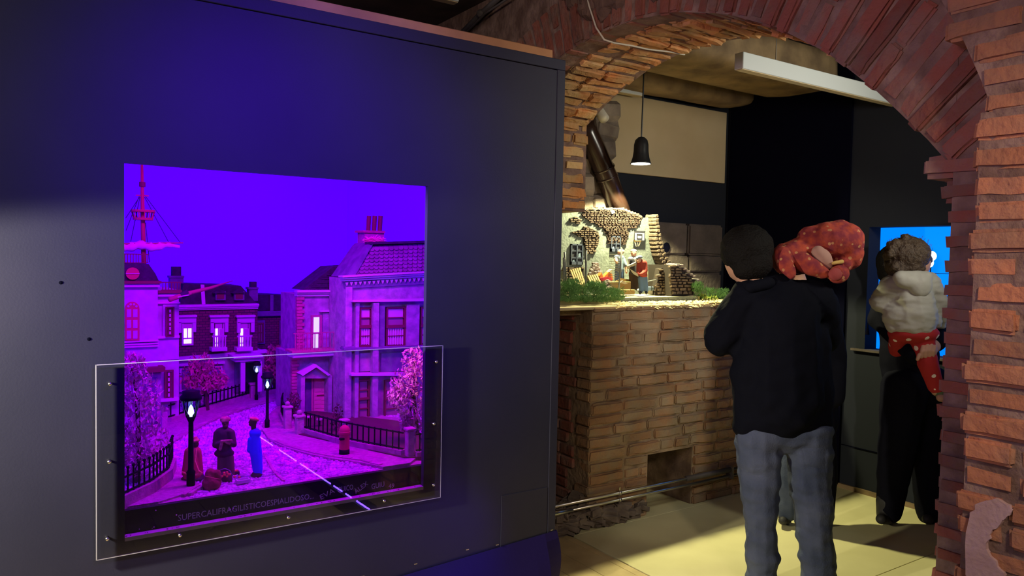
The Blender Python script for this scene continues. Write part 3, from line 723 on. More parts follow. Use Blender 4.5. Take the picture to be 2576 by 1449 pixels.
# ship mast
Y = 4.28
m_ = thing('ship_mast', at_y(359, 664, Y), 'red ship mast with crow nest, furled sail and rigging on the mansard roof', 'mast')
MB().tube([at_y(362, 666, Y), at_y(359, 540, Y), at_y(357, 415, Y)], [.013, .011, .007], 10).build('pole', 'm_red', m_, True)
p = at_y(358, 464, Y); MB().tube([p-V((0, 0, .012)), p+V((0, 0, .012))], .016, 10).build('collar', 'm_maroon', m_)
p = at_y(358, 492, Y); MB().bar(p-V((.03, 0, 0)), p+V((.03, 0, 0)), .006).build('spreader', 'm_red', m_)
b0, b1 = at_y(360, 551, Y), at_y(360, 531, Y)
nest = MB(); nest.tube([b0-V((0, 0, .006)), b0+V((0, 0, .006))], .048, 16); nest.tube([b1-V((0, 0, .006)), b1+V((0, 0, .006))], .058, 16)
nst = nest.build('crow_nest', 'm_red', m_)
sp = MB()
for i in range(12): a = i*math.pi/6; sp.bar(b0+V((.044*math.cos(a), .044*math.sin(a), 0)), b1+V((.054*math.cos(a), .054*math.sin(a), 0)), .005)
sp.build('baluster', 'm_red', nst)
s0, s1 = at_y(300, 620, Y-.03), at_y(452, 618, Y-.03); sm = []; rs = []
for i in range(25):
    q = i/24; sm.append(s0.lerp(s1, q)-V((0, 0, .006*math.sin(q*14)))); rs.append((.022 if q < .6 else .022-(q-.6)*.036)*(1+.18*math.sin(q*40)))
MB().tube(sm, rs, 10).build('furled_sail', 'm_sail', m_, True)
MB().tube([at_y(296, 614, Y-.04), at_y(461, 611, Y-.04)], [.006, .003], 6).build('yard', 'm_wood', m_)
for a, b in (((366, 494), (454, 611)), ((364, 496), (424, 609)), ((352, 494), (316, 549)), ((352, 496), (328, 612)), ((350, 494), (317, 580)), ((366, 560), (376, 660)), ((374, 665), (378, 690))):
    MB().tube([at_y(*a, Y-.01), at_y(*b, Y-.01)], .0022, 5).build('rope', 'm_rope', m_)
sp_ = thing('bowsprit', at_y(430, 752, 4.05), 'long tapering red wooden spar slanting up from the pale house cornice', 'spar')
MB().tube([at_y(426, 754, 4.02), at_y(465, 740, 4.06), at_y(530, 724, 4.12), at_y(586, 706, 4.2)], [.012, .011, .008, .002], 10).build('pole', 'm_wood', sp_, True)
MB().tube([at_y(456, 745, 4.05), at_y(474, 736, 4.05)], .017, 10).build('band', 'm_roof', sp_); MB().tube([at_y(480, 741, 4.03), at_y(440, 749, 4.03)], .003, 5).build('rope', 'm_trim', sp_); MB().ball(at_y(478, 739, 4.03), .008, 8, 5).build('block', 'm_wood', sp_)
# ---- brick terrace in the middle
Y = 4.6
h = thing('model_house', at_y(550, 1000, Y), 'dark red brick model house with lit windows and two dormers', 'model house', 'houses of the model street')
poly('brick_wall', [(440, 776), (648, 776), (648, 884), (440, 905)], Y, .3, 'm_brick', h)
poly('ground_floor', [(440, 903), (650, 882), (665, 882), (665, 1004), (440, 1050)], Y+.004, .3, 'm_grey', h)
poly('belt_course', [(440, 899), (672, 880), (672, 888), (440, 909)], Y-.02, .04, 'm_trim', h)
poly('roof', [(462, 714), (606, 719), (649, 767), (452, 767)], Y+.02, .25, 'm_roof', h)
poly('roof_strip', [(505, 716), (514, 716), (517, 766), (508, 766)], Y+.012, .01, 'm_trim', h)
for y0, y1, o in ((766, 771, -.03), (771, 775, -.022), (775, 779, -.012)): rect('cornice', 448, y0, 652-(y0-766)*.3, y1, Y+o, .05, 'm_trim', h)
for x0 in (545, 592):
    d_ = rect('dormer', x0-2, 733, x0+23, 755, Y-.005, .06, 'm_greyd', h); rect('dormer_window', x0+1, 738, x0+19, 752, Y-.009, .01, 'm_maroon', d_)
    poly('dormer_roof', [(x0-8, 738), (x0+4, 729), (x0+18, 731), (x0+24, 738)], Y-.02, .07, 'm_roof', d_)
def chimney(parent, s, b, Y, pm='m_roof', bm_='m_greyd'):
    f = rect('chimney', b[0], b[1], b[2], b[3], Y, .06, bm_, parent); rect('chimney_cap', b[0]-2, b[1]-3, b[2]+2, b[1]+2, Y-.006, .07, bm_, f); rect('chimney_pot', s[0], s[1], s[2], s[3], Y+.01, .04, pm, f)
chimney(h, (433, 671, 456, 695), (428, 697, 462, 740), Y+.1); chimney(h, (631, 709, 646, 724), (627, 726, 649, 757), Y+.1)
for (x0, x1, hx0, hx1, bal) in ((458, 487, 448, 494, 0), (536, 564, 530, 575, 1), (599, 628, 597, 641, 1)):
    hd = rect('window_hood', hx0-2, 793, hx1+2, 798, Y-.035, .04, 'm_trim', h); rect('hood_panel', hx0, 798, hx1, 812, Y-.02, .025, 'm_trim', hd)
    rect('bracket', hx0, 810, hx0+9, 838, Y-.02, .025, 'm_trim', hd, .002); rect('bracket', hx1-9, 810, hx1, 836, Y-.02, .025, 'm_trim', hd, .002)
    rect('blind', x0+3, 809, x1-3, 826, Y-.008, .006, 'm_panep', hd)
    if not bal:
        w_ = window(h, x0, 806, x1, 869, Y-.012, 1, 1, 'm_trim', 'lit_win', 3); rect('glazing_bar', x0+13, 826, x0+15, 850, Y-.014, .008, 'm_trim', w_); rect('glazing_bar', x0+2, 850, x1-2, 853, Y-.014, .008, 'm_trim', w_)
    else:
        w_ = window(h, x0, 808, x1, 884, Y-.008, 2, 1, 'm_trim', 'lit_win', 4)
        for k in range(2): rect('glazing_bar', x0+2, 862+k*10, x1-2, 864+k*10, Y-.012, .006, 'm_trim', w_)
        rect('curtain', x0+16, 826, x1-3, 880, Y-.0105, .004, 'm_panep', w_)
        bl = rect('balcony', x0-3, 880-x0*.01, x1+8, 889-x0*.01, Y-.07, .07, 'm_trim', h); railing(bl, x0-2, 844, x1+7, 884, Y-.065, 5, 'm_trim', 'baluster', 2, 3)
for x0, x1, y0, y1 in ((452, 484, 925, 985), (535, 560, 920, 980)):
    rect('window_hood', x0-6, y0-10, x1+6, y0-4, Y-.03, .04, 'm_trim', h); window(h, x0, y0, x1, y1, Y-.012, 1, 2, 'm_trim', 'm_greyd', 4)
pc = rect('portico', 588, 895, 662, 901, Y-.16, .17, 'm_trim', h); rect('portico_slab', 592, 901, 656, 909, Y-.14, .15, 'm_trim', pc)
for x0 in (606, 648): rect('column', x0, 909, x0+11, 985, Y-.13, .022, 'm_trim', pc)
rect('door', 617, 912, 648, 992, Y-.004, .01, 'box_dark', h); rect('door_side', 590, 912, 606, 988, Y-.004, .01, 'm_greyd', h)
# ---- far terrace
Y = 4.95
h = thing('model_house', at_y(700, 960, Y), 'lower brick model house in the shade between the two streets corners', 'model house', 'houses of the model street')
h['label'] = 'low shaded brick model house between the lit terrace and the balcony house'
poly('brick_wall', [(640, 790), (770, 792), (770, 985), (640, 1000)], Y, .2, 'm_brick', h)
poly('roof', [(640, 741), (680, 741), (770, 745), (770, 784), (640, 784)], Y+.02, .2, 'm_roof', h); rect('roof_strip', 680, 742, 688, 784, Y+.012, .01, 'm_greyd', h)
rect('cornice', 640, 783, 770, 795, Y-.03, .05, 'm_greyd', h, .004)
for x0, x1 in ((647, 664), (707, 735)):
    rect('casing', x0-4, 806, x1+3, 866, Y-.012, .016, 'm_greyd', h, .002); window(h, x0, 812, x1, 862, Y-.02, 2, 2, 'm_maroon', 'm_pane', 3)
rect('lower_window', 715, 900, 735, 925, Y-.012, .014, 'm_greyd', h)
# ---- balcony house with quoins
Y = 4.0
h = thing('model_house', at_y(800, 1040, Y), 'plaster model house with pink door, brick corner stones and small balcony', 'model house', 'houses of the model street')
poly('wall', [(749, 741), (872, 741), (872, 885), (749, 890)], Y, .3, 'm_grey', h)
poly('lower_wall', [(736, 890), (872, 884), (872, 1045), (736, 1040)], Y-.002, .3, 'm_grey', h)
poly('roof', [(762, 730), (838, 671), (885, 668), (885, 732)], Y+.02, .2, 'm_roof', h)
for i in range(5):
    y0 = 682+i*10; rect('roof_course', 836-(i+1)*13, y0+8, 884, y0+10, Y+.016, .01, 'm_tiledge', h)
for y0, y1, o in ((730, 735, -.035), (735, 739, -.025), (739, 745, -.015)): rect('cornice', 748, y0, 869, y1, Y+o, .05, 'm_trim', h)
random.seed(6)
for i in range(17):
    y0 = 748+i*8.2; wq = 19 if i % 2 == 0 else 14; a, b, c, d = rc(747, y0, 747+wq, y0+7.4, Y-.012); block('quoin', h, ((a+b)/2, Y, (c+d)/2), (b-a, .03, d-c), 'm_quoin', jit=.05)
for i in range(14):
    y0 = 899+i*8.2; wq = 19 if i % 2 == 0 else 14; a, b, c, d = rc(734, y0, 734+wq, y0+7.4, Y-.012); block('quoin', h, ((a+b)/2, Y, (c+d)/2), (b-a, .03, d-c), 'm_quoin', jit=.05)
rect('balcony_slab', 735, 880, 866, 885, Y-.10, .12, 'm_quoin', h); rect('balcony_slab', 737, 885, 866, 898, Y-.085, .10, 'm_trim', h, .004)
railing(h, 738, 836, 864, 881, Y-.095, 13, 'm_quoin', 'balcony_railing', 1.6, 2)
d_ = rect('balcony_door', 783, 793, 810, 879, Y-.012, .014, 'm_quoin', h); rect('pane', 789, 798, 803, 876, Y-.014, .006, 'lit_cool', d_); rect('door_rail', 786, 836, 806, 840, Y-.017, .008, 'm_quoin', d_)
rect('window_hood', 806, 781, 836, 785, Y-.02, .025, 'm_trim', h); rect('window_hood', 858, 779, 872, 784, Y-.02, .025, 'm_trim', h); rect('casing', 812, 786, 833, 876, Y-.006, .01, 'm_grey', h)
pd = poly('pediment', [(757, 942), (796, 917), (832, 943), (826, 946), (796, 924), (762, 946)], Y-.09, .10, 'm_trim', h); poly('pediment_panel', [(764, 946), (796, 926), (825, 946), (825, 952), (764, 952)], Y-.06, .06, 'm_grey', pd)
rect('porch_post', 757, 945, 767, 1044, Y-.08, .08, 'm_grey', h); rect('porch_post', 826, 945, 835, 1044, Y-.08, .08, 'm_grey', h); rect('porch_recess', 768, 952, 784, 1042, Y-.006, .01, 'm_greyd', h)
dr = rect('door', 784, 952, 826, 1040, Y-.012, .014, 'm_door', h); rect('letter_slot', 797, 993, 822, 996, Y-.016, .006, 'm_maroon', dr); rect('door_edge', 787, 954, 790, 1040, Y-.015, .006, 'm_quoin', dr)
for i in range(8):
    for j in range(2): rect('door_panel', 793+j*16, 957+i*10.3+(3 if i == 3 else 0), 807+j*16, 965+i*10.3, Y-.0145, .004, 'm_door', dr)
rect('joint', 835, 966, 872, 967, Y-.004, .006, 'm_greyd', h)
# ---- large house at the end
Y = 3.75
h = thing('model_house', at_y(970, 1065, Y), 'large weathered model house with scalloped roof tiles and three chimney pots', 'model house', 'houses of the model street')
poly('wall', [(868, 700), (1110, 688), (1110, 1075), (868, 1062)], Y, .23, 'm_grey', h)
poly('roof_bed', [(934, 611), (1110, 605), (1110, 694), (878, 698)], Y+.03, .2, 'm_tiledge', h)
poly('barge_board', [(926, 618), (934, 611), (940, 612), (892, 696), (871, 698)], Y+.005, .22, 'm_greyd', h)
poly('ridge', [(930, 609), (1110, 604), (1110, 610), (930, 615)], Y+.0, .06, 'm_roof', h)
# scalloped tiles, each its own piece
a0 = at_y(1000, 640, Y); ts = (at_y(1012, 640, Y)-a0).length
tb = MB(); sc_ = []
for i in range(9): a = math.pi*i/8; sc_.append((.5*math.cos(a), 0, -.42*math.sin(a)))
tb.prism([(.5, 0, .62), (.5, 0, 0)]+sc_[1:-1]+[(-.5, 0, 0), (-.5, 0, .62)], (0, .35, 0)); tmesh = tb.mesh('tile', 'm_tile')
NR = 8
for r_ in range(NR):
    py = 622+r_*9.2; xl = 938-r_*6.4
    x = xl+(6 if r_ % 2 else 0)
    while x < 1098:
        p = at_y(x, py+2-(x-1000)*.045, Y); o = bpy.data.objects.new('tile', tmesh); link(o, h, (p.x, Y+.012+random.uniform(-.0006, .0006), p.z)); o.scale = (ts*.97, ts*.5, ts*.95); o.rotation_euler = (-.34, 0, 0); x += 12.2
for i, (o_, e) in enumerate(((-.05, 0), (-.04, 5), (-.028, 10))):
    poly('cornice', [(862+i*2, 694+e), (1110, 681+e), (1110, 685+e), (862+i*2, 698+e)], Y+o_, .06, 'm_trim', h)
poly('frieze', [(866, 706), (1110, 694), (1110, 712), (868, 726)], Y-.012, .02, 'm_greyd', h)
for i in range(21):
    x = 873+i*11.3; y = 714-(x-866)*.062; poly('dentil', [(x-4, y-3), (x+4, y-3.4), (x, y+6)], Y-.022, .014, 'm_trim', h)
rect('pilaster', 869, 722, 886, 1062, Y-.02, .03, 'm_grey', h, .004); rect('pilaster_band', 865, 872, 894, 880, Y-.03, .04, 'm_greyd', h)
rect('corner_post', 890, 880, 899, 1058, Y-.01, .02, 'm_grey', h)
poly('bay_hood', [(888, 756), (1110, 751), (1110, 757), (888, 760)], Y-.05, .06, 'm_trim', h)
rect('bay_post', 894, 762, 903, 1060, Y-.03, .04, 'm_grey', h); rect('bay_post', 938, 762, 952, 1060, Y-.045, .05, 'm_grey', h); rect('bay_post', 954, 768, 968, 880, Y-.03, .03, 'm_greyd', h); rect('bay_post', 1023, 766, 1055, 876, Y-.03, .03, 'm_grey', h)
for (x0, x1, y0, y1) in ((905, 936, 773, 872), (972, 1020, 772, 872), (1059, 1100, 772, 868)):
    w_ = window(h, x0, y0, x1, y1, Y-.02, 1, 4, 'm_maroon', ['m_panep', 'm_panep', 'm_pane', 'm_panep'], 4, .016)
    rect('sash_rail', x0, (y0+y1)/2-4, x1, (y0+y1)/2+3, Y-.024, .016, 'm_maroon', w_)
    for i in range(int((x1-x0)/6)): rect('curtain_fold', x0+4+i*6, (y0+y1)/2+5, x0+6.5+i*6, y1-5, Y-.0165, .003, 'm_trim', w_)
poly('sill_course', [(866, 876), (1110, 868), (1110, 874), (866, 881)], Y-.05, .06, 'm_greyd', h)
rect('panel', 904, 888, 936, 935, Y-.014, .02, 'm_grey', h, .004); rect('panel', 958, 886, 1040, 935, Y-.014, .02, 'm_greyd', h, .004)
poly('lower_hood', [(884, 940), (1110, 938), (1110, 945), (884, 946)], Y-.055, .06, 'm_trim', h)
for (x0, x1) in ((901, 930), (968, 1010)):
    w_ = window(h, x0, 955, x1, 1055, Y-.02, 1, 4, 'm_maroon', 'm_pane', 4, .016); rect('sash_rail', x0, 1001, x1, 1006, Y-.024, .016, 'm_maroon', w_)
rect('base_course', 880, 1056, 1090, 1064, Y-.03, .04, 'm_grey', h)
ch = rect('chimney', 917, 586, 966, 660, Y+.10, .10, 'm_stone', h); rect('chimney_cap', 914, 580, 969, 586, Y+.09, .12, 'm_quoin', ch)
for i in range(3):
    a, b, c, d = rc(924.5+i*14.6, 543, 935.5+i*14.6, 582, Y+.13); MB().tube([((a+b)/2, Y+.15, c), ((a+b)/2+.004, Y+.15, d)], [(b-a)/2*.95, (b-a)/2], 12).build('chimney_pot', 'm_maroon', ch)
ns = thing('straw_nest', at_y(941, 606, Y+.06), 'bright pink straw nest perched beside the three-pot chimney', 'nest')
mb = MB(); random.seed(12)
for i in range(120):
    p = at_y(random.uniform(921, 962), random.uniform(599, 610), Y+.06+random.uniform(-.03, .03)); a = random.uniform(-.5, .5); L = random.uniform(.012, .03)
    mb.bar(p-V((L*math.cos(a), 0, L*math.sin(a))), p+V((L*math.cos(a), random.uniform(-.01, .01), L*math.sin(a))), .0022)
for a, b in (((945, 600), (957, 594)), ((943, 597), (950, 590))): mb.bar(at_y(*a, Y+.05), at_y(*b, Y+.05), .003)
mb.build('straw', 'm_nest', ns)['kind'] = 'stuff'
# ---- lamps
def lamp(px, py, htop, label):
    b = gz(px, py); d = (b-EYE).dot(CF); H = htop*d/FPX; k = H/.36
    t = thing('street_lamp', b, label, 'street lamp', 'street lamps of the model street')
    MB().lathe(b, [(.015*k, 0), (.015*k, .05*k), (.0165*k, .055*k), (.010*k, .065*k), (.0085*k, .24*k), (.013*k, .25*k), (.018*k, .262*k)], 12).build('post', 'm_iron', t, True)
    MB().lathe(b+V((0, 0, .263*k)), [(.020*k, 0), (.033*k, .06*k)], 12).build('glass', 'lamp_glass', t, True)
    MB().lathe(b+V((0, 0, .262*k)), [(.004*k, 0), (.011*k, .012*k), (.008*k, .03*k), (.001*k, .042*k)], 10).build('flame', 'lamp_glow', t, True)
    f_ = MB()
    for i in range(4): a = i*math.pi/2+.5; f_.bar(b+V((.02*k*math.cos(a), .02*k*math.sin(a), .262*k)), b+V((.033*k*math.cos(a), .033*k*math.sin(a), .324*k)), .003*k)
    f_.build('lantern_frame', 'm_iron', t)
    MB().lathe(b+V((0, 0, .323*k)), [(.038*k, 0), (.038*k, .012*k), (.03*k, .02*k), (.03*k, .032*k), (.012*k, .036*k)], 12).build('lamp_cap', 'm_iron', t, True)
    l = light('lamp_light', 'POINT', b+V((0, 0, .30*k)), b, .06*k*k, (.4, .8, 1), .006); return t
lamp(480, 1225, 247, 'tall black street lamp in front of the red-cloaked figure'); lamp(672, 1080, 145, 'black street lamp on the kerb behind the blue-robed figure'); lamp(645, 1010, 102, 'farthest black street lamp before the portico')
# ---- fences
def fence(path, wall_h, wall_t, bar_h, sp, label, up=.02, knobs=False, wall=True):
    P = [V((p.x, p.y, G)) for p in path]; t = thing('iron_fence', P[0], label, 'fence', 'iron fences of the model street')
    if wall:
        mb = MB()
        for a, b in zip(P, P[1:]): mb.bar(a+V((0, 0, wall_h/2)), b+V((0, 0, wall_h/2)), wall_t, wall_h)
        mb.build('base_wall', 'm_stone', t)
    for hh in (wall_h+.006, wall_h+bar_h): 
        mb = MB()
        for a, b in zip(P, P[1:]): mb.bar(a+V((0, 0, hh)), b+V((0, 0, hh)), .006, .006)
        mb.build('rail', 'm_iron', t)
    L = [(b-a).length for a, b in zip(P, P[1:])]; s = sp/2
    bm_ = MB().tube([(0, 0, 0), (0, 0, bar_h+up)], .0033, 6)
    if knobs: bm_.ball((0, 0, bar_h+up), .006, 6, 4)
    me = bm_.mesh('bar', 'm_iron')
    while s < sum(L):
        q = s; i = 0
        while q > L[i]: q -= L[i]; i += 1
        p = P[i].lerp(P[i+1], q/L[i]); o = bpy.data.objects.new('bar', me); link(o, t, (p.x, p.y, G+wall_h)); s += sp
    return t
def pillar(px, py, htop, wpx, label, ball=True):
    b = gz(px, py); d = (b-EYE).dot(CF); k = d/FPX; H = htop*k; w_ = wpx*k/2
    t = thing('gate_pillar', b, label, 'pillar', 'stone pillars of the model street')
    bevel(MB().box((b.x-w_, b.y-w_, G), (b.x+w_, b.y+w_, G+H)).build('shaft', 'm_stone', t), .003)
    bevel(MB().box((b.x-w_*1.35, b.y-w_*1.35, G+H), (b.x+w_*1.35, b.y+w_*1.35, G+H+.012)).build('cap', 'm_stone', t), .003)
    if ball: MB().ball((b.x, b.y, G+H+.012+w_*.62), w_*.72, 12, 8).build('finial', 'm_stone', t, True)
fence([gz(300, 1283), gz(380, 1243), gz(424, 1210), gz(434, 1180)], .046, .03, .058, .030, 'black iron fence on a curved stone wall before the pink bush', .03, True)
fence([gz(424, 1066), gz(486, 1045), gz(559, 1023), gz(626, 1003)], .03, .03, .062, .035, 'long black fence along the far pavement under the brick house', .012)
fence([gz(650, 998), gz(735, 982)], .03, .03, .07, .04, 'short black fence beyond the farthest street lamp', .012)
fence([gz(765, 1094), gz(850, 1119), gz(930, 1136), gz(1014, 1152)], .034, .03, .075, .034, 'black garden fence behind the red postbox', .005)
fence([gz(1046, 1156), gz(1100, 1150)], .034, .03, .075, .034, 'last piece of black fence beyond the corner pillar under the blossom tree', .005)
fence([gz(718, 1074), gz(707, 1050), gz(712, 1034)], .03, .025, .07, .035, 'curved black fence bending around the ivy corner', .005)
pillar(413, 1080, 48, 14, 'stone gate pillar at the near end of the long fence', False); pillar(636, 1004, 36, 14, 'pale pillar next to the farthest street lamp', False)
pillar(723, 1082, 56, 17, 'ball-topped gate pillar beside the ivy'); pillar(753, 1096, 47, 19, 'ball-topped gate pillar starting the garden fence'); pillar(1030, 1154, 72, 19, 'square corner pillar below the blossom tree', False); pillar(866, 1105, 45, 17, 'square pillar hidden behind the red postbox', False)
# ---- postbox
b = gz(866, 1147); k = (b-EYE).dot(CF)/FPX
t = thing('postbox', b, 'red domed postbox with black base on the kerb', 'postbox')
R_ = 13.5*k
MB().lathe(b, [(R_*.97, 0), (R_*.97, 18*k)], 24).build('base', 'm_iron', t, True)
smooth_by_angle(MB().lathe(b, [(R_*.94, 18*k), (R_*.94, 56*k), (R_*.94, 57*k)], 24).build('body', 'm_red', t))
smooth_by_angle(MB().lathe(b, [(R_*1.08, 57*k), (R_*1.08, 62*k), (R_*1.0, 63*k), (R_*1.0, 66*k), (R_*.9, 71*k), (R_*.6, 76*k), (R_*.2, 78.5*k), (0, 79*k)], 24).build('cap', 'm_red', t))
p = b-V((CF.x, CF.y, 0)).normalized()*R_*.96+V((-.004, .0, 46*k)); MB().box((p.x-6*k, p.y-.003, p.z-2.5*k), (p.x+5*k, p.y+.012, p.z+2.5*k)).build('slot', 'm_iron', t)
# ---- trees and bushes
def tree(name, label, cat, base, trunk, blobs, Y, n, size, m, tm='m_bush'):
    t = thing(name, base, label, cat, 'trees of the model street' if cat == 'tree' else None)
    P = [base]+[at_y(x, y, Y) for x, y in trunk]; mb = MB(); mb.tube(P, [.012]+[.008]*(len(P)-1), 8)
    for (x, y, rx, ry) in blobs: mb.tube([P[-1], at_y(x, y, Y)], [.006, .002], 5)
    mb.build('trunk', tm, t)
    k = Y/.85/FPX
    leaves('foliage', [(at_y(x, y, Y), (rx*k, min(rx, 40)*k, ry*k)) for x, y, rx, ry in blobs], m, t, n, size); return t
tree('pink_bush', 'tall pink leafy bush behind the curved iron fence', 'bush', gz(345, 1215), [(350, 1120), (345, 1000)], [(330, 925, 28, 32), (345, 985, 44, 45), (340, 1050, 55, 50), (350, 1110, 55, 45), (345, 1160, 50, 38)], 3.12, 420, .011, 'm_leaf')
tree('blossom_tree', 'large pink blossom tree at the corner of the big model house', 'tree', gz(1052, 1140), [(1050, 1080), (1042, 1000)], [(1042, 910, 34, 36), (1050, 950, 36, 40), (1018, 965, 34, 38), (1000, 1000, 26, 30), (1036, 1020, 38, 40), (1050, 1062, 28, 45), (1024, 1060, 18, 28)], 3.12, 330, .010, 'm_leaf')
tree('small_tree', 'small crimson tree behind the long fence', 'tree', gz(522, 1036), [(520, 1000), (512, 960)], [(505, 915, 26, 22), (490, 945, 32, 26), (525, 945, 36, 28), (545, 960, 24, 18), (505, 965, 34, 22)], 4.28, 170, .014, 'm_leafd')
tree('small_tree', 'crimson tree in front of the low shaded house', 'tree', gz(692, 986), [(690, 960), (695, 930)], [(690, 890, 24, 20), (700, 910, 30, 26), (680, 925, 24, 24), (718, 915, 18, 22)], 4.6, 150, .014, 'm_leafd')
tree('ivy_bush', 'dark ivy bush climbing the corner of the balcony house', 'bush', gz(738, 1050), [(738, 1020)], [(738, 1010, 16, 20), (740, 1040, 14, 24), (745, 1065, 14, 16)], 3.85, 150, .008, 'm_bush')
tree('garden_shrub', 'dark shrub in the garden beside the pink door', 'bush', gz(850, 1095), [(850, 1060)], [(850, 1040, 12, 22), (845, 1075, 14, 20)], 3.5, 120, .007, 'm_bush')
for i, (x, y, l) in enumerate(((776, 1050, 'round pale garden table just below the pink door'), (804, 1056, 'second round garden table nearer the dark shrub'))):
    b = at_y(x, y, 3.62); t = thing('garden_table', (b.x, b.y, G+.014), l, 'table', 'tables in the model garden')
    MB().lathe((b.x, b.y, b.z), [(.017, 0), (.017, .005)], 14).build('tabletop', 'm_stone', t); MB().tube([(b.x, b.y, G+.014), (b.x, b.y, b.z)], .004, 6).build('leg', 'm_iron', t)
# ---- figures of the street
def frob(name, label, parts, base, group='turbaned figures in the model street'):
    t = thing(name, base, label, 'figurine', group)
    for nm, d0, caps, ells, m, vx in parts: body(nm, d0, caps, ells, m, t, vx, 3)
    return t
M['f_red'] = mat('f_red', (.48, .05, .10), .8); M['f_gold'] = mat('f_gold', (.9, .4, .2), .6); M['f_hat'] = mat('f_hat', (.72, .28, .22), .8, (.4, .05, .06), 60); M['f_dark'] = mat('f_dark', (.075, .03, .05), .75)
M['f_green'] = mat('f_green', (.16, .12, .08), .85); M['f_blue'] = mat('f_blue', (.05, .05, .95), .6); M['f_turban'] = mat('f_turban', (.55, .16, .2), .8, (.3, .06, .12), 90); M['f_orange'] = mat('f_orange', (.8, .25, .1), .7); M['sack'] = mat('sack', (.28, .05, .07), .9, (.2, .03, .05), 40, .3)
d = (gz(485, 1208)-EYE).dot(CF)
frob('cloaked_figurine', 'figurine in a long red gold-edged cloak behind the tall lamp', [
    ('cloak', d, [(486, 1140, 0, 15, 486, 1195, 0, 24), (472, 1135, 0, 8, 466, 1190, 0, 9), (499, 1136, 0, 8, 504, 1190, 0, 8)], [(486, 1135, 0, 20, 14, 11)], 'f_red', .003),
    ('head', d, [(490, 1130, 0, 5, 490, 1118, 0, 6)], [(491, 1117, 0, 9, 10, 9), (482, 1120, .004, 3, 5, 4)], 'skin_dark', .0025),
    ('hat', d, [(491, 1108, 0, 8, 492, 1103, 0, 6)], [(492, 1109, 0, 11, 5, 10, 12)], 'f_hat', .0025),
    ('cloak_trim', d, [(494, 1132, -.022, 2, 491, 1160, -.03, 2), (491, 1160, -.03, 2, 500, 1185, -.038, 2), (500, 1185, -.038, 2.4, 508, 1190, -.03, 2.4), (459, 1188, -.02, 2.6, 484, 1197, -.042, 2.6), (484, 1197, -.042, 2.6, 506, 1191, -.03, 2.6)], [], 'f_gold', .0022),
    ('robe_hem', d, [(470, 1200, 0, 10, 504, 1200, 0, 10)], [(486, 1204, 0, 30, 9, 22)], 'f_dark', .003)], gz(485, 1210))
d = (gz(572, 1198)-EYE).dot(CF)
frob('folded_arms_figurine', 'dark figurine with turban and folded arms standing in mid-street', [
    ('robe', d, [(560, 1150, 0, 13, 557, 1188, 0, 11), (575, 1150, 0, 13, 580, 1188, 0, 11)], [(570, 1192, 0, 21, 8, 14)], 'f_green', .003),
    ('tunic', d, [(564, 1090, 0, 17, 564, 1128, 0, 18), (545, 1090, -.004, 8, 542, 1120, -.01, 8), (583, 1088, -.004, 8, 588, 1118, -.01, 8), (542, 1120, -.01, 7, 560, 1114, -.04, 6), (588, 1118, -.01, 7, 570, 1112, -.04, 6)], [(564, 1140, 0, 25, 12, 18), (564, 1084, 0, 22, 10, 14)], 'f_dark', .003),
    ('head', d, [(567, 1080, 0, 6, 567, 1066, 0, 7)], [(567, 1063, -.002, 8.5, 11, 10), (566, 1066, -.018, 2, 3, 2.5), (567, 1072, -.008, 7, 6, 8)], 'skin_dark', .0025),
    ('turban', d, [(558, 1057, 0, 5, 576, 1055, 0, 5)], [(567, 1054, 0, 12.5, 7, 12, -5), (566, 1059, -.004, 11, 4, 11)], 'f_turban', .0025),
    ('sash', d, [(557, 1110, -.052, 3.5, 582, 1108, -.05, 3.5), (558, 1112, -.05, 4, 554, 1130, -.05, 4), (570, 1114, -.052, 3, 578, 1116, -.05, 3)], [], 'f_turban', .0025)], gz(572, 1198))
d = (gz(640, 1200)-EYE).dot(CF)
frob('blue_robed_figurine', 'figurine in a bright blue robe seen from the side', [
    ('robe', d, [(642, 1090, 0, 12, 644, 1140, 0, 15), (644, 1140, 0, 15, 648, 1180, 0, 13), (628, 1105, -.01, 5, 626, 1134, -.01, 5), (652, 1180, 0, 7, 655, 1196, 0, 5)], [(642, 1090, 0, 15, 13, 12)], 'f_blue', .003),
    ('head', d, [(638, 1080, 0, 6, 638, 1062, 0, 7)], [(637, 1060, 0, 10, 9, 9), (627, 1062, 0, 3, 2.5, 2.5), (630, 1068, 0, 4, 4, 4)], 'skin_dark', .0025),
    ('hat', d, [(632, 1053, 0, 4, 648, 1057, 0, 4)], [(639, 1054, 0, 12, 5, 10, -14)], 'f_hat', .0025),
    ('shoe', d, [(632, 1199, 0, 4, 640, 1197, 0, 5)], [(646, 1194, 0, 14, 9, 12)], 'f_dark', .003)], gz(642, 1203))
t = thing('sack', gz(535, 1232), 'round brown sack standing before the dark figurine', 'sack'); d = (gz(535, 1230)-EYE).dot(CF)
body('bag', d, [(530, 1192, 0, 14, 532, 1218, 0, 20), (545, 1190, 0, 10, 550, 1200, 0, 8)], [(533, 1215, 0, 24, 18, 20)], 'sack', t, .003, 3, .003, 60); body('tie', d, [(516, 1198, -.03, 2, 552, 1206, -.03, 2)], [], 'f_red', t, .003)
t = thing('fruit_basket', gz(570, 1214), 'dark basket of orange fruit beside the brown sack', 'basket'); d = (gz(570, 1212)-EYE).dot(CF)
body('basket', d, [(568, 1198, 0, 14, 572, 1206, 0, 13)], [], 'f_dark', t, .003, 3); body('handle', d, [(552, 1184, 0, 2, 566, 1179, 0, 2), (566, 1179, 0, 2, 578, 1184, 0, 2), (578, 1184, 0, 2, 584, 1196, 0, 2)], [], 'm_greyd', t, .0025)
random.seed(3)
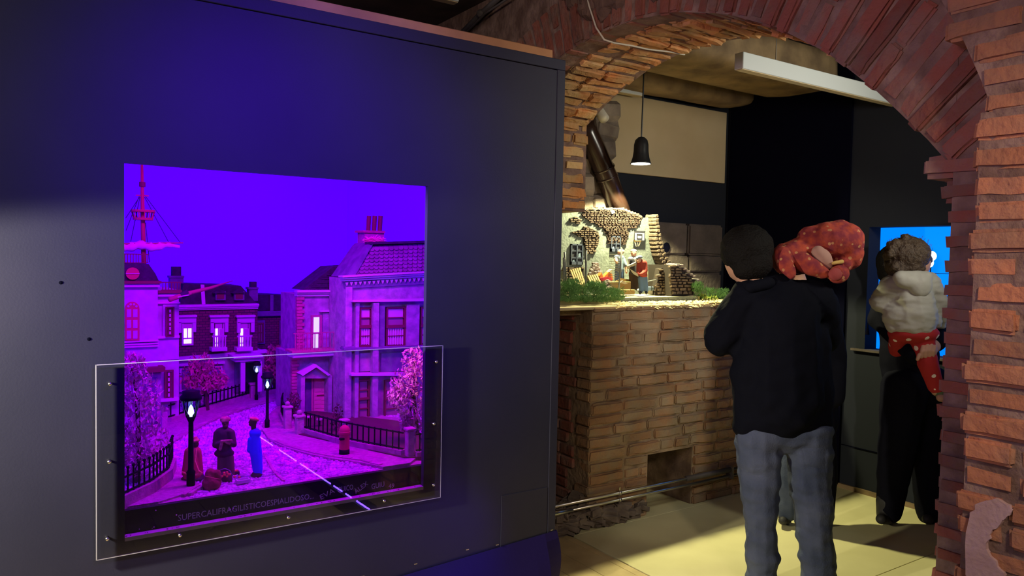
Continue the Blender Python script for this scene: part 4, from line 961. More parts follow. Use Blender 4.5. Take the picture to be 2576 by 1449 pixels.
for i in range(9):
    p = at_d(562+random.uniform(-3, 16), 1190+random.uniform(-3, 10), d-.024); MB().ball(p, .0045, 8, 5).build('fruit', 'f_orange', t, True)
b = gz(611, 1217); t = thing('tray', b, 'small pale open tray on the cobbles by the basket', 'tray'); k = (b-EYE).dot(CF)/FPX
mb = MB()
mb.box((b.x-.022, b.y-.014, G+.006), (b.x+.022, b.y+.014, G+.01))
for s in (-1, 1): mb.box((b.x-.022, b.y+s*.014-.002, G+.006), (b.x+.022, b.y+s*.014+.002, G+.018)); mb.box((b.x+s*.022-.002, b.y-.014, G+.006), (b.x+s*.022+.002, b.y+.014, G+.018))
o = mb.build('box', 'm_trim', t)
for (x, y, l) in ((590, 1206, 'loose orange fruit on the cobbles closest to the basket'), (602, 1207, 'loose orange fruit lying against the small tray')):
    p = gz(x, y); o = MB().ball((p.x, p.y, G+.0095), .0055, 8, 5).build('fruit', 'f_orange', None, True); tag(o, l, 'fruit', 'loose fruit on the cobbles')
p = gz(592, 1196); t = thing('parcel', p, 'little dark parcel with an orange lid behind the loose fruit', 'parcel'); MB().box((p.x-.014, p.y-.01, G+.004), (p.x+.014, p.y+.01, G+.016)).build('box', 'f_dark', t); MB().box((p.x-.012, p.y-.008, G+.016), (p.x+.010, p.y+.008, G+.021)).build('lid', 'f_orange', t)
# ---- acrylic guard in front of the opening
AX0, AX1, AZ0, AZ1, AY = .245, 1.51, .557, 1.194, 2.742
t = thing('acrylic_guard', (.88, AY, AZ0), 'clear acrylic sheet screwed over the lower half of the opening', 'guard')
MB().box((AX0+.001, AY, AZ0+.001), (AX1-.001, AY+.004, AZ1-.001)).build('sheet', 'acrylic', t)
for a, b, nm in (((AX0-.001, AY-.0003, AZ0-.001), (AX0+.0014, AY+.0045, AZ1+.001), 'edge'), ((AX1-.0014, AY-.0003, AZ0-.001), (AX1+.001, AY+.0045, AZ1+.001), 'edge'), ((AX0, AY-.0003, AZ0-.001), (AX1, AY+.0045, AZ0+.0014), 'edge'), ((AX0, AY-.0003, AZ1-.0012), (AX1, AY+.0045, AZ1+.001), 'edge')): MB().box(a, b).build(nm, 'acrylic_edge_glint', t)
for px, py in ((277, 966), (275, 1162), (270, 1356), (453, 1347), (726, 1302), (967, 1260), (1091, 1220), (1092, 1066), (1098, 910)):
    p = at_y(px, py, AY); o = MB().lathe((0, 0, 0), [(.0065, 0), (.006, .002), (.003, .004), (.0, .0042)], 12)
    o.v = [(p.x+a, p.y-c, p.z+b) for a, b, c in o.v]; o.build('screw', 'steel', t, True)
    MB().tube([p+V((0, .0041, 0)), p+V((0, YP-AY, 0))], .004, 8).build('spacer', 'steel', t)
# ---- LED strip on the hall floor, seen mirrored in the acrylic
def mir(px, py, z): q = at_z(px, py, z); return V((q.x, 2*AY-q.y, z))
a, b = mir(655, 1100, .12), mir(942, 1290, .12)
t = thing('light_strip', (a+b)/2, 'thin violet light strip near the hall floor, mirrored in the acrylic sheet', 'light strip')
MB().bar(a-V((0, 0, .01)), b-V((0, 0, .01)), .012, .008).build('carrier', 'led_strip', t)
MB().bar(V((a.x, a.y, .05)), V((b.x, b.y, .05)), .014, .10).build('low_step', 'black', t)
MB().bar(a+V((.014, 0, .012)), b+V((.014, 0, .012)), .004, .05).build('glow_shield', 'black', t)  # added black wall that keeps the diodes' violet off the arch
mb = MB(); n = 90; mb2 = []
gaps = (.16, .17, .18, .19, .20, .21, .40, .41, .42, .70, .71, .79, .80, .86, .87)
for i in range(n):
    q = i/n
    if any(abs(q-g) < .008 for g in gaps): continue
    p = a.lerp(b, q); mb.box((p.x-.004, p.y-.004, p.z-.003), (p.x+.003, p.y+.004, p.z+.004))
mb.build('diodes', 'led_violet', t)['kind'] = 'stuff'
# ================================================================== the ruined house model on the counter
M['r_plaster'] = mat('r_plaster', (.155, .175, .16), .9, (.11, .125, .115), 14, .4, bsc=60); M['r_stone'] = mat('r_stone', (.15, .105, .075), .95, (.085, .06, .045), 40, .6, bsc=120); M['r_brick'] = mat('r_brick', (.105, .066, .052), .95, (.07, .045, .036), 40, .6, bsc=120)
M['r_bed'] = mat('r_bed', (.03, .022, .018), .95); M['r_wood'] = mat('r_wood', (.26, .18, .08), .8); M['r_frame'] = mat('r_frame', (.045, .055, .09), .7); M['r_dark'] = mat('r_dark', (.03, .03, .04), .9)
M['r_card'] = mat('r_card', (.22, .14, .05), .85); M['r_pale'] = mat('r_pale', (.42, .37, .25), .85); M['r_rubble'] = mat('r_rubble', (.34, .28, .26), .95, (.16, .12, .11), 60); M['r_iron'] = mat('r_iron', (.16, .16, .16), .5)
M['r_green'] = mat('r_green', (.10, .22, .06), .8, (.05, .12, .035), 40); M['r_lime'] = mat('r_lime', (.35, .42, .08), .7); M['r_white'] = mat('r_white', (.36, .37, .37), .8); M['r_blue'] = mat('r_blue', (.14, .19, .26), .8); M['r_jean'] = mat('r_jean', (.07, .12, .23), .8)
M['r_red'] = mat('r_red', (.23, .03, .02), .8); M['r_brown'] = mat('r_brown', (.05, .032, .025), .8); M['r_orange'] = mat('r_orange', (.5, .16, .03), .7); M['r_crim'] = mat('r_crim', (.36, .015, .04), .7)
def stones(name, region, Y, rows, ln, m, parent, t=.014, single=False):
    """courses of small irregular stones filling a surveyed outline"""
    xs = [p[0] for p in region]; ys = [p[1] for p in region]; mb = MB(); y = min(ys); rr = random.Random(len(region)*7+int(xs[0]))
    while y < max(ys):
        h = rows*rr.uniform(.75, 1.25); x = min(xs)-rr.uniform(0, ln)
        while x < max(xs):
            L = ln*rr.uniform(.55, 1.45)
            if inside((x+L/2, y+h/2), region):
                g = .5; o = rr.uniform(.0, .006); d = [rr.uniform(-.14, .14) for _ in range(8)]
                q = [(x+g+d[0]*h, y+g+d[1]*h), (x+L-g+d[2]*h, y+g+d[3]*h), (x+L-g+d[4]*h, y+h-g+d[5]*h), (x+g+d[6]*h, y+h-g+d[7]*h)]
                cx = x+L/2; cy = y+h/2
                f = [at_y(*p, Y) for p in q]; k = [at_y(cx+(p[0]-cx)*.8, cy+(p[1]-cy)*.72, Y-.006-o) for p in q]
                mb.hexa([k[3], k[2], f[2]+V((0, t, 0)), f[3]+V((0, t, 0)), k[0], k[1], f[1]+V((0, t, 0)), f[0]+V((0, t, 0))])
                if single: mb.build('stone', m, parent); mb = MB()
            x += L
        y += h
    if single: return
    o = mb.build(name, m, parent); o['kind'] = 'stuff'; return o
ZC = 1.2925
Y = 3.82
rn = thing('ruined_house_model', at_y(1600, 745, Y), 'model of a ruined stone house with peeling plaster and a basketball board', 'model house')
poly('plaster_wall', [(1408, 526), (1425, 525), (1450, 528), (1470, 530), (1500, 532), (1530, 530), (1560, 528), (1585, 538), (1610, 548), (1640, 547), (1645, 590), (1652, 640), (1668, 665), (1680, 700), (1690, 745), (1405, 752)], Y, .07, 'r_plaster', rn)
R1 = [(1466, 529), (1500, 531), (1530, 528), (1560, 525), (1588, 537), (1612, 545), (1618, 545), (1612, 556), (1602, 574), (1578, 576), (1582, 584), (1573, 615), (1532, 612), (1525, 590), (1518, 574), (1490, 560), (1474, 550), (1466, 545)]
R2 = [(1433, 549), (1447, 545), (1463, 555), (1458, 563), (1440, 559)]; R3 = [(1436, 584), (1458, 579), (1478, 569), (1490, 576), (1505, 583), (1508, 596), (1506, 612), (1492, 640), (1478, 638), (1468, 614), (1466, 598), (1452, 593)]
R4 = [(1418, 672), (1470, 672), (1474, 745), (1414, 748)]
for R_, m, rw_, ln in ((R1, 'r_brick', 3.6, 9), (R2, 'r_stone', 4.5, 10), (R3, 'r_stone', 5, 9), (R4, 'r_stone', 6, 12)):
    c = poly('mortar_bed', R_, Y-.004, .004, 'r_bed', rn); stones('exposed_stones', R_, Y-.004, rw_, ln, m, rn, single=ln > 9)
random.seed(14)
for i in range(26):                                        # broken top edge
    x = 1418+i*7.4; y = 526 if x < 1560 else 526+(x-1560)*.40
    if x < 1612: p = at_y(x, y+random.uniform(-1, 2), Y+.03); block('coping_stone', rn, p, (.026, .07, .015), 'stone_dark', (0, random.uniform(-.3, .3), 0), jit=.12)
p = at_y(1540, 534, Y-.01); block('plaster_lump', rn, p, (.03, .02, .018), 'r_white', (0, -.5, 0), jit=.12)
EDGE = [(1640, 545, 14), (1641, 553, 14), (1641, 562, 14), (1643, 571, 14), (1643, 581, 15), (1644, 591, 16), (1645, 601, 18), (1647, 611, 20), (1649, 621, 20), (1651, 630, 20), (1654, 640, 22), (1659, 650, 24), (1664, 659, 26), (1668, 667, 24)]
for x, y, wq in EDGE:
    for s in ((0,) if wq < 16 else (-.25, .25)):
        p = at_y(x+s*wq, y, Y-.02); k = Y/.74/FPX; block('edge_stone', rn, p, (wq*k*(1 if wq < 16 else .55), .10, 9.5*k), 'r_stone', (0, random.uniform(-.15, .15), 0), jit=.09, rnd=.25, cuts=2)
# low garden wall at the end: a lit return and a shaded front
WF = [(1690, 667), (1703, 667), (1717, 682), (1733, 694), (1747, 707), (1745, 742), (1690, 744)]
poly('low_wall_core', WF, 3.52, .22, 'r_bed', rn); stones('low_wall_stones', WF, 3.515, 7.5, 15, 'r_stone', rn, single=True)
WR = [(1662, 676), (1690, 668), (1690, 742), (1650, 742), (1655, 715)]
poly('return_core', WR, 3.60, .05, 'r_bed', rn); stones('return_stones', WR, 3.595, 7.5, 11, 'r_stone', rn, single=True)
for x, y in ((1693, 666), (1702, 667), (1710, 676), (1718, 682), (1726, 690), (1734, 695), (1742, 704)): block('coping_stone', rn, at_y(x, y, 3.56), (.03, .1, .014), 'r_rubble', (0, random.uniform(-.2, .3), 0), jit=.1, rnd=.2)
def rwin(x0, y0, x1, y1, rows, label):
    bb = rect('window', x0, y0, x1, y1, Y-.006, .008, 'r_dark', rn); a, b, c, d = rc(x0, y0, x1, y1, Y-.014); k = .008; mb = MB()
    mb.box((a, Y-.014, c), (a+k, Y, d)).box((b-k, Y-.014, c), (b, Y, d)).box((a, Y-.014, d-k), (b, Y, d)).box((a, Y-.014, c), (b, Y, c+k*2.5)).box(((a+b)/2-k*.6, Y-.014, c), ((a+b)/2+k*.6, Y, d))
    for j in range(1, rows): z = c+(d-c)*j/rows; mb.box((a, Y-.012, z-k*.45), (b, Y, z+k*.45))
    mb.build('frame', 'r_frame', bb); r = random.Random(int(x0))
    for i in range(2):
        for j in range(rows):
            if r.random() < .55: x = a+(b-a)*(.12+.5*i); z = c+(d-c)*(j+.1)/rows; MB().prism([(x, Y-.009, z), (x+.025, Y-.009, z), (x+.018, Y-.009, z+.03), (x+.004, Y-.009, z+.02)], (0, .001, 0)).build('pane', 'r_blue', bb)
rwin(1437, 614, 1467, 666, 3, ''); rwin(1538, 594, 1562, 633, 2, '')
bb = rect('basketball_board', 1597, 582, 1622, 605, Y-.02, .012, 'r_white', rn)
def ring4(x0, y0, x1, y1, Yq, w_, m, par, nm):
    a, b, c, d = rc(x0, y0, x1, y1, Yq); MB().box((a, Yq, c), (a+w_, Yq+.004, d)).box((b-w_, Yq, c), (b, Yq+.004, d)).box((a, Yq, c), (b, Yq+.004, c+w_)).box((a, Yq, d-w_), (b, Yq+.004, d)).build(nm, m, par)
ring4(1596, 581, 1623, 606, Y-.024, .005, 'r_dark', bb, 'frame'); ring4(1603, 588, 1616, 601, Y-.024, .0045, 'r_dark', bb, 'target_square')
c = at_y(1604, 607, Y-.06); mb = MB(); mb.tube([c+V((.022*math.cos(i*.5236), .022*math.sin(i*.5236), 0)) for i in range(13)], .003, 6); mb.build('hoop', 'r_orange', bb); mb = MB()
for i in range(8): a = i*.785; mb.bar(c+V((.021*math.cos(a), .021*math.sin(a), 0)), c+V((.012*math.cos(a+.4), .012*math.sin(a+.4), -.035)), .0015)
mb.build('net', 'r_pale', bb)
# base slab with the makers' strip
a = at_y(1562, 748, 3.47); b = at_y(1757, 748, 3.47)
MB().box((2.45, 3.47, ZC), (b.x+.012, 3.90, ZC+.036)).build('base_slab', 'r_pale', rn)
lb = MB().box((a.x, 3.466, ZC+.003), (b.x-.01, 3.4695, ZC+.034)).build('name_strip', 'r_plaster', rn)
tx = lettering('Joan Romeu i Montse Santander - Joan Romeu i Montse Santander', (a.x+.022, 3.4655, ZC+.011), .021, 'r_dark', lb, ext=.0003)
bpy.context.view_layer.update(); tx.scale.x = (b.x-a.x-.05)/max(tx.dimensions.x, .01)
ZS = ZC+.036
# figures
def rfig(name, label, d0, parts, base):
    t = thing(name, base, label, 'figurine', 'three figurines in the ruined house')
    for nm, caps, ells, m in parts: body(nm, d0, caps, ells, m, t, .0045, 3)
def dd(px, Yq, py=700): return (at_y(px, py, Yq)-EYE).dot(CF)
rfig('standing_figurine', 'grey-haired figurine in a pale blue shirt behind the tall wire fence', dd(1560, 3.70), [
    ('shirt', [(1558, 650, 0, 10, 1558, 678, 0, 11), (1568, 652, 0, 5, 1574, 668, -.01, 5)], [(1557, 648, 0, 14, 8, 9)], 'r_blue'), ('head', [(1560, 645, 0, 4, 1560, 636, 0, 5)], [(1560, 636, 0, 7, 9, 8)], 'skin'), ('arm', [(1574, 668, -.01, 3.5, 1576, 686, -.02, 3)], [], 'skin'), ('arm', [(1549, 652, -.02, 5, 1552, 660, -.05, 4)], [], 'skin'),
    ('hair', [], [(1563, 633, .005, 8, 7, 8)], 'r_pale'), ('trousers', [(1553, 680, 0, 7, 1551, 722, 0, 6), (1563, 680, 0, 7, 1565, 722, 0, 6)], [], 'r_jean')], at_y(1558, 738, 3.70))
rfig('vest_figurine', 'white-haired figurine in dark vest and brown trousers, in the middle', dd(1594, 3.64), [
    ('shirt', [(1592, 655, 0, 10, 1592, 684, 0, 9), (1584, 655, 0, 5, 1580, 672, 0, 5), (1580, 672, 0, 4.5, 1600, 662, -.05, 4)], [(1592, 652, 0, 13, 8, 9)], 'r_white'), ('vest', [(1591, 655, -.012, 7, 1592, 684, -.010, 9)], [], 'r_dark'), ('head', [(1594, 645, 0, 4, 1594, 638, 0, 5)], [(1594, 637, 0, 7.5, 9.5, 8), (1594, 640, -.02, 2, 2, 2)], 'skin'), ('hair', [], [(1594, 632, .004, 8.3, 6, 8.5)], 'r_pale'),
    ('trousers', [(1589, 688, 0, 8, 1590, 726, 0, 6), (1600, 688, 0, 8, 1603, 726, 0, 6)], [], 'r_brown'), ('shoe', [(1590, 728, 0, 4, 1592, 732, -.03, 4), (1604, 728, 0, 4, 1608, 732, -.03, 4)], [], 'r_white')], at_y(1596, 738, 3.64))
rfig('red_jacket_figurine', 'figurine in red jacket and grey cap bending over a paper', dd(1615, 3.57), [
    ('jacket', [(1611, 660, 0, 9, 1617, 692, 0, 10), (1622, 663, 0, 7, 1624, 682, -.01, 6), (1624, 682, -.01, 5.5, 1613, 690, -.04, 4.5), (1606, 664, 0, 5, 1604, 690, -.03, 4)], [(1617, 662, 0, 11, 9, 9), (1620, 692, 0, 9, 9, 9)], 'r_red'), ('head', [(1610, 655, 0, 4, 1608, 652, -.01, 5)], [(1607, 654, -.012, 6.5, 8, 7.5), (1604, 657, -.03, 2, 2, 2)], 'skin'), ('cap', [(1602, 650, -.025, 3, 1612, 647, 0, 4)], [(1608, 647, -.008, 9, 4.5, 9, 8)], 'r_blue'),
    ('jeans', [(1611, 700, 0, 7, 1613, 730, 0, 6), (1621, 700, 0, 8, 1626, 730, 0, 6)], [(1617, 698, 0, 10, 8, 8)], 'r_jean'), ('shoe', [(1612, 735, 0, 4, 1610, 737, -.02, 4), (1626, 735, 0, 4, 1626, 737, -.02, 4)], [], 'r_dark')], at_y(1617, 740, 3.57))
P = [at_y(x, y, 3.53) for x, y in ((1586, 677), (1604, 688), (1606, 696), (1596, 690), (1590, 684))]
o = MB().prism(P, (0, .004, 0)).build('paper_sheet', 'r_pale'); tag(o, 'curled cream paper held between the vest figurine and the red jacket', 'paper')
# pallets
def pallet(c4, Yt, Yb, label):
    (ax, ay), (bx, by), (cx_, cy_), (dx_, dy_) = c4; A, B = at_y(ax, ay, Yt), at_y(bx, by, Yt); C, D = at_y(cx_, cy_, Yb), at_y(dx_, dy_, Yb)
    t = thing('pallet', D, label, 'pallet', 'wooden pallets in the ruin'); n_ = (B-A).cross(D-A).normalized()
    if n_.y > 0: n_ = -n_
    for i in range(5): q = (i+.3)/5; MB().bar(A.lerp(B, q), D.lerp(C, q), .011, .005, n_).build('slat', 'r_wood', t)
    for q in (.03, .5, .97): MB().bar(A.lerp(D, q)-n_*.010, B.lerp(C, q)-n_*.010, .012, .014, n_).build('runner', 'r_wood', t)
pallet(((1434, 679), (1461, 673), (1474, 714), (1450, 720)), 3.76, 3.68, 'wooden pallet leaning on the stones under the broken window'); pallet(((1477, 694), (1504, 690), (1518, 720), (1492, 724)), 3.70, 3.62, 'wooden pallet leaning on the heap of rubble')
# rubble heaps
def heap(name, label, cx_, yb, wpx, hpx, Yq, n, m):
    mb = MB(); rr = random.Random(n)
    for i in range(n):
        q = rr.random(); u = rr.uniform(-1, 1)*(1-q*.8); p = at_y(cx_+u*wpx/2, yb-q*hpx, Yq+rr.uniform(-.05, .05)*(1-q)); s = rr.uniform(.006, .014)
        mb.ball(p, s, 5, 3, (1.3, 1, .7))
    tag(mb.build(name, m), label, 'rubble', kind='stuff')
heap('rubble_heap', 'pale heap of broken plaster between the two pallets', 1497, 722, 52, 60, 3.74, 330, 'r_rubble'); heap('rubble_heap', 'low spill of rubble beside the cardboard box', 1528, 732, 30, 26, 3.62, 130, 'r_rubble'); heap('stone_heap', 'heap of tumbled stones inside the low garden wall', 1664, 740, 42, 60, 3.64, 150, 'r_stone')
t = thing('red_heap', at_y(1527, 706, 3.70), 'orange and red pointed heap behind the wire fence', 'heap')
for pts, m, o_ in (([(1511, 706), (1526, 690), (1538, 678), (1540, 690), (1543, 704), (1530, 708)], 'r_orange', 0), ([(1510, 700), (1514, 706), (1540, 707), (1538, 697), (1522, 697)], 'r_crim', -.012), ([(1533, 684), (1540, 677), (1539, 690)], 'r_pale', -.006), ([(1508, 694), (1514, 686), (1518, 698), (1512, 702)], 'r_orange', -.004)): poly('fold', pts, 3.68+o_, .03, m, t)
# boxes
t = thing('cardboard_box', at_y(1560, 736, 3.60), 'open cardboard box at the foot of the tall wire fence', 'box', 'cardboard boxes in the ruin'); bevel(rect('carton', 1534, 709, 1587, 737, 3.60, .06, 'r_card', t), .002); poly('flap', [(1546, 709), (1562, 700), (1587, 703), (1587, 709)], 3.66, .004, 'r_card', t); poly('flap', [(1560, 711), (1566, 705), (1580, 714), (1572, 715)], 3.596, .004, 'r_pale', t)
t = thing('cardboard_box', at_y(1580, 741, 3.54), 'flat cardboard box lying lowest, just before the open one', 'box', 'cardboard boxes in the ruin'); rect('carton', 1566, 729, 1597, 741, 3.54, .05, 'r_card', t, .002); poly('flap', [(1586, 728), (1598, 735), (1597, 738), (1584, 731)], 3.536, .003, 'r_card', t)
t = thing('cabinet', at_y(1648, 718, 3.72), 'little brown cabinet tilted against the ruin wall', 'cabinet'); poly('carcass', [(1646, 685), (1662, 687), (1657, 717), (1640, 714)], 3.71, .04, 'r_brown', t); poly('top', [(1646, 684), (1662, 686), (1661, 696), (1644, 696)], 3.705, .01, 'r_wood', t); poly('drawer', [(1643, 699), (1659, 700), (1657, 708), (1641, 707)], 3.706, .006, 'r_brown', t)
t = thing('pale_board', at_y(1637, 720, 3.76), 'pale upright board next to the tilted cabinet', 'board'); poly('board', [(1632, 681), (1650, 681), (1650, 718), (1634, 718)], 3.76, .012, 'r_pale', t)
t = thing('mattress', at_y(1645, 738, 3.64), 'grey striped mattress lying on two blocks', 'mattress'); rect('pad', 1632, 721, 1660, 731, 3.62, .07, 'r_blue', t, .004)
for x in (1639, 1646, 1653): rect('stripe', x, 720.5, x+1.2, 731, 3.618, .07, 'r_dark', t)
for x in (1634, 1653): rect('block', x, 731, x+8, 739, 3.63, .05, 'r_pale', t)
t = thing('rail_bar', at_y(1645, 704, 3.58), 'thin pale bar crossing the cabinet to the stone heap', 'bar'); MB().tube([at_y(1628, 708, 3.60), at_y(1664, 701, 3.60)], .003, 6).build('bar', 'r_iron', t)
# wire fence
t = thing('wire_fence', at_y(1475, 735, 3.56), 'thin wire mesh fence on leaning posts across the ruin', 'fence'); Yf = 3.53
for a, b in (((1420, 634), (1424, 712)), ((1475, 630), (1473, 738)), ((1564, 624), (1556, 738)), ((1418, 648), (1418, 720))): MB().tube([at_y(*a, Yf), at_y(*b, Yf)], .0055, 8).build('post', 'r_iron', t, True)
for i in range(14): y = 640+i*5.9; MB().tube([at_y(1533, y, Yf), at_y(1563-i*.5, y-.3, Yf)], .0016, 5).build('rung', 'steel', t)
mb = MB()
for i in range(24): x = 1422+i*5; mb.bar(at_y(x, 642, Yf), at_y(x, 735, Yf), .0008)
for i in range(4): y = 646+i*24; mb.bar(at_y(1422, y, Yf), at_y(1540, y, Yf), .0009)
mb.build('mesh_wires', 'r_iron', t)['kind'] = 'stuff'
def fern(name, label, blobs, Yq, n, m1):
    t = thing(name, at_y(blobs[0][0], 758, Yq), label, 'plant'); mb = MB(); rr = random.Random(n)
    for (x, y, rx, ry) in blobs:
        for i in range(n):
            px, py = x+rr.uniform(-1, 1)*rx, y+rr.uniform(-1, 1)*ry; p = at_y(px, py, Yq+rr.uniform(-.06, .06)); L = rr.uniform(.012, .03); a = rr.uniform(-.6, 3.7); b_ = rr.uniform(-.8, .8)
            q = p+V((L*math.cos(a), L*b_, L*abs(math.sin(a))*.8)); 
            for s in (-1, 1):
                for j in range(3): c = p.lerp(q, .25+j*.3); e = c+(q-p).cross(V((0, 1, .2))).normalized()*s*L*.42+(q-p)*.18; mb.add([c-V((0, 0, .0012)), c+(q-p)*.1, e], [(0, 1, 2)])
            mb.bar(p, q, .0012)
    mb.build('sprigs', m1, t)['kind'] = 'stuff'; return t
fern('fern_bush', 'dense green bush at the near corner of the ruin, by the navy partition', [(1430, 735, 22, 26), (1460, 738, 26, 22), (1495, 738, 28, 22), (1530, 742, 26, 16), (1552, 742, 16, 14), (1500, 722, 20, 10), (1440, 720, 18, 16), (1440, 752, 34, 6), (1500, 754, 34, 6)], 3.44, 260, 'r_green')
t = fern('fern_spray', 'loose fern sprays at the far end of the low garden wall', [(1757, 735, 14, 18), (1775, 740, 20, 14), (1800, 742, 22, 12), (1755, 722, 8, 10), (1818, 738, 12, 10)], 3.52, 130, 'r_green')
leaves('leaf', [(at_y(1768, 748, 3.50), (.045, .03, .02)), (at_y(1790, 750, 3.50), (.05, .03, .016))], 'r_lime', t, 70, .012)
# ================================================================== blue model window in the far wall
bw = thing('blue_display', (5.3, 2.4, .98), 'blue glowing sky board of the display in the far wall', 'backdrop')
MB().box((5.70, 1.0, .6), (5.72, 3.7, 2.3)).build('sky_board', 'sky_blue', bw)
MB().box((5.0, 3.6, .6), (5.7, 3.62, 2.3)).build('side_board', 'sky_blue', bw); MB().box((5.0, 1.0, .6), (5.7, 1.02, 2.3)).build('side_board', 'sky_blue', bw)
MB().box((5.0, 1.0, 2.3), (5.7, 3.62, 2.32)).build('lid', 'box_dark', bw); MB().box((5.0, 1.0, .58), (5.7, 3.62, .60)).build('floor_board', 'box_dark', bw)
MB().box((5.694, 1.02, 1.505), (5.70, 3.6, 1.509)).build('joint', 'box_dark', bw)
box('window_ledge', (4.83, 1.8, .972), (4.9, 2.985, .986), 'stone_dark', wb)
b = at_x(2342, 650, 5.1); t = thing('glowing_lamp', b, 'small glaring white lamp in the blue display beside the curly head', 'lamp')
o = MB().ball(b+V((0, 0, .015)), .034, 12, 8, (.8, 1, 1)).ball(b-V((0, -.008, .03)), .026, 12, 8, (.8, 1, 1.2)).build('globe', 'moon', t, True); MB().tube([b-V((0, 0, .05)), b-V((0, 0, .5))], .004, 6).build('stem', 'r_dark', t)
p = at_x(2181, 842, 4.84); t = thing('ledge_cone', p, 'small dark pointed object on the ledge of the blue display', 'ornament'); MB().lathe(at_x(2182, 838, 4.86)+V((0, 0, -.01)), [(.015, 0), (.006, .05), (.001, .09)], 10).build('cone', 'black', t)
# ================================================================== people
M['jacket'] = mat('jacket_black', (.004, .0045, .009), .85, bump=.15, bsc=70, spec=.06); M['jeans'] = mat('jeans', (.042, .055, .10), .85, (.075, .09, .15), 7, .25, bsc=120); M['hair_dark'] = mat('hair_dark', (.006, .005, .005), .7, spec=.12, bump=.8, bsc=120)
M['coat_dark'] = mat('coat_dark', (.005, .005, .010), .85, spec=.06); M['shoe'] = mat('shoe_dark', (.03, .028, .03), .6); M['child_grey'] = mat('child_grey', (.40, .39, .35), .6, bump=.2, bsc=40); M['hair_brown'] = mat('hair_brown', (.05, .032, .022), .5, (.09, .06, .04), 60, .8, bsc=110)
M['polka'] = dots('polka_red', (.40, .02, .025), (.8, .7, .65), 14, .20); M['suit'] = mat('suit_red', (.40, .06, .03), .9, (.20, .022, .035), 22, .3, bsc=50, thr=(.38, .62)); M['suit_lining'] = mat('suit_lining', (.40, .22, .18), .85); M['suit_face'] = mat('suit_face', (.30, .05, .05), .85); M['gold_knit'] = mat('gold_knit', (.55, .35, .10), .8); M['sock_green'] = mat('sock_green', (.10, .13, .07), .8)
nt = M['suit'].node_tree; b_ = nt.nodes['Principled BSDF']; old = b_.inputs['Base Color'].links[0].from_socket
v_ = nt.nodes.new('ShaderNodeTexVoronoi'); v_.inputs['Scale'].default_value = 30; g_ = nt.nodes.new('ShaderNodeNewGeometry'); nt.links.new(g_.outputs['Position'], v_.inputs['Vector'])
q_ = nt.nodes.new('ShaderNodeMath'); q_.operation = 'LESS_THAN'; q_.inputs[1].default_value = .24; nt.links.new(v_.outputs['Distance'], q_.inputs[0])
x_ = nt.nodes.new('ShaderNodeMix'); x_.data_type = 'RGBA'; nt.links.new(old, x_.inputs[6]); x_.inputs[7].default_value = (.46, .20, .09, 1); nt.links.new(q_.outputs[0], x_.inputs[0]); nt.links.new(x_.outputs[2], b_.inputs['Base Color'])
def foot(px, d): p = at_d(px, 724, d); return V((p.x, p.y, 0))
def person(label, px, d, group=None): return thing('person', foot(px, d), label, 'person', group)
D = 3.60
mn = person('person in black jacket and jeans seen from behind, carrying a small child', 1970, D)
body('body', D, [(1884, 690, 0, 34, 1905, 740, 0, 40), (1960, 810, 0, 60, 1966, 1000, 0, 66), (1912, 1100, 0, 45, 1912, 1290, 0, 32), (1912, 1290, 0, 32, 1914, 1455, 0, 24), (2035, 1100, 0, 45, 2046, 1290, 0, 34), (2046, 1290, 0, 34, 2056, 1455, 0, 26), (1862, 765, 0, 34, 1814, 850, .05, 32), (1814, 850, .05, 30, 1880, 828, .40, 20), (2070, 770, 0, 30, 2078, 850, .14, 30), (2078, 850, .14, 28, 2030, 780, .36, 20)],
     [(1872, 645, .012, 50, 66, 58), (1862, 682, .03, 30, 26, 34), (1846, 664, .0, 7, 15, 8), (1833, 660, .05, 8, 8, 10), (1885, 826, .44, 18, 14, 24), (1900, 815, .46, 5, 5, 22), (1896, 822, .47, 5, 5, 24), (1892, 830, .47, 5, 5, 24), (1888, 838, .46, 5, 5, 20), (1880, 812, .44, 6, 10, 8), (2026, 772, .40, 18, 16, 22)], 'skin', mn, .010, 4)
body('hair', D, [], [(1879, 623, 0, 65, 59, 66), (1896, 660, -.03, 46, 46, 46), (1856, 632, .0, 42, 50, 54), (1880, 672, -.04, 38, 34, 34)], 'hair_dark', mn, .009, 3, .006, 40)
body('jacket', D, [(1880, 748, 0, 46, 2050, 752, 0, 48), (1905, 715, 0, 36, 1965, 722, 0, 34), (1962, 800, 0, 100, 1966, 1000, 0, 104), (1886, 1068, 0, 44, 2050, 1068, 0, 47), (1886, 900, 0, 44, 1886, 1068, 0, 45), (2046, 850, 0, 44, 2050, 1068, 0, 47), (1864, 768, 0, 46, 1814, 850, .05, 49), (1814, 850, .05, 47, 1872, 832, .36, 34), (2068, 772, 0, 42, 2078, 850, .14, 42), (2078, 850, .14, 40, 2036, 786, .33, 32)],
     [(1965, 930, 0, 126, 130, 72), (1968, 1050, 0, 128, 62, 70)], 'jacket', mn, .011, 4, .020, 5.5, stretch=(1.2, 1.2, 1.5))
body('collar', D, [(1866, 712, .02, 16, 1890, 722, -.08, 16), (1890, 722, -.08, 16, 1935, 712, -.06, 16)], [], 'jacket', mn, .009, 3)
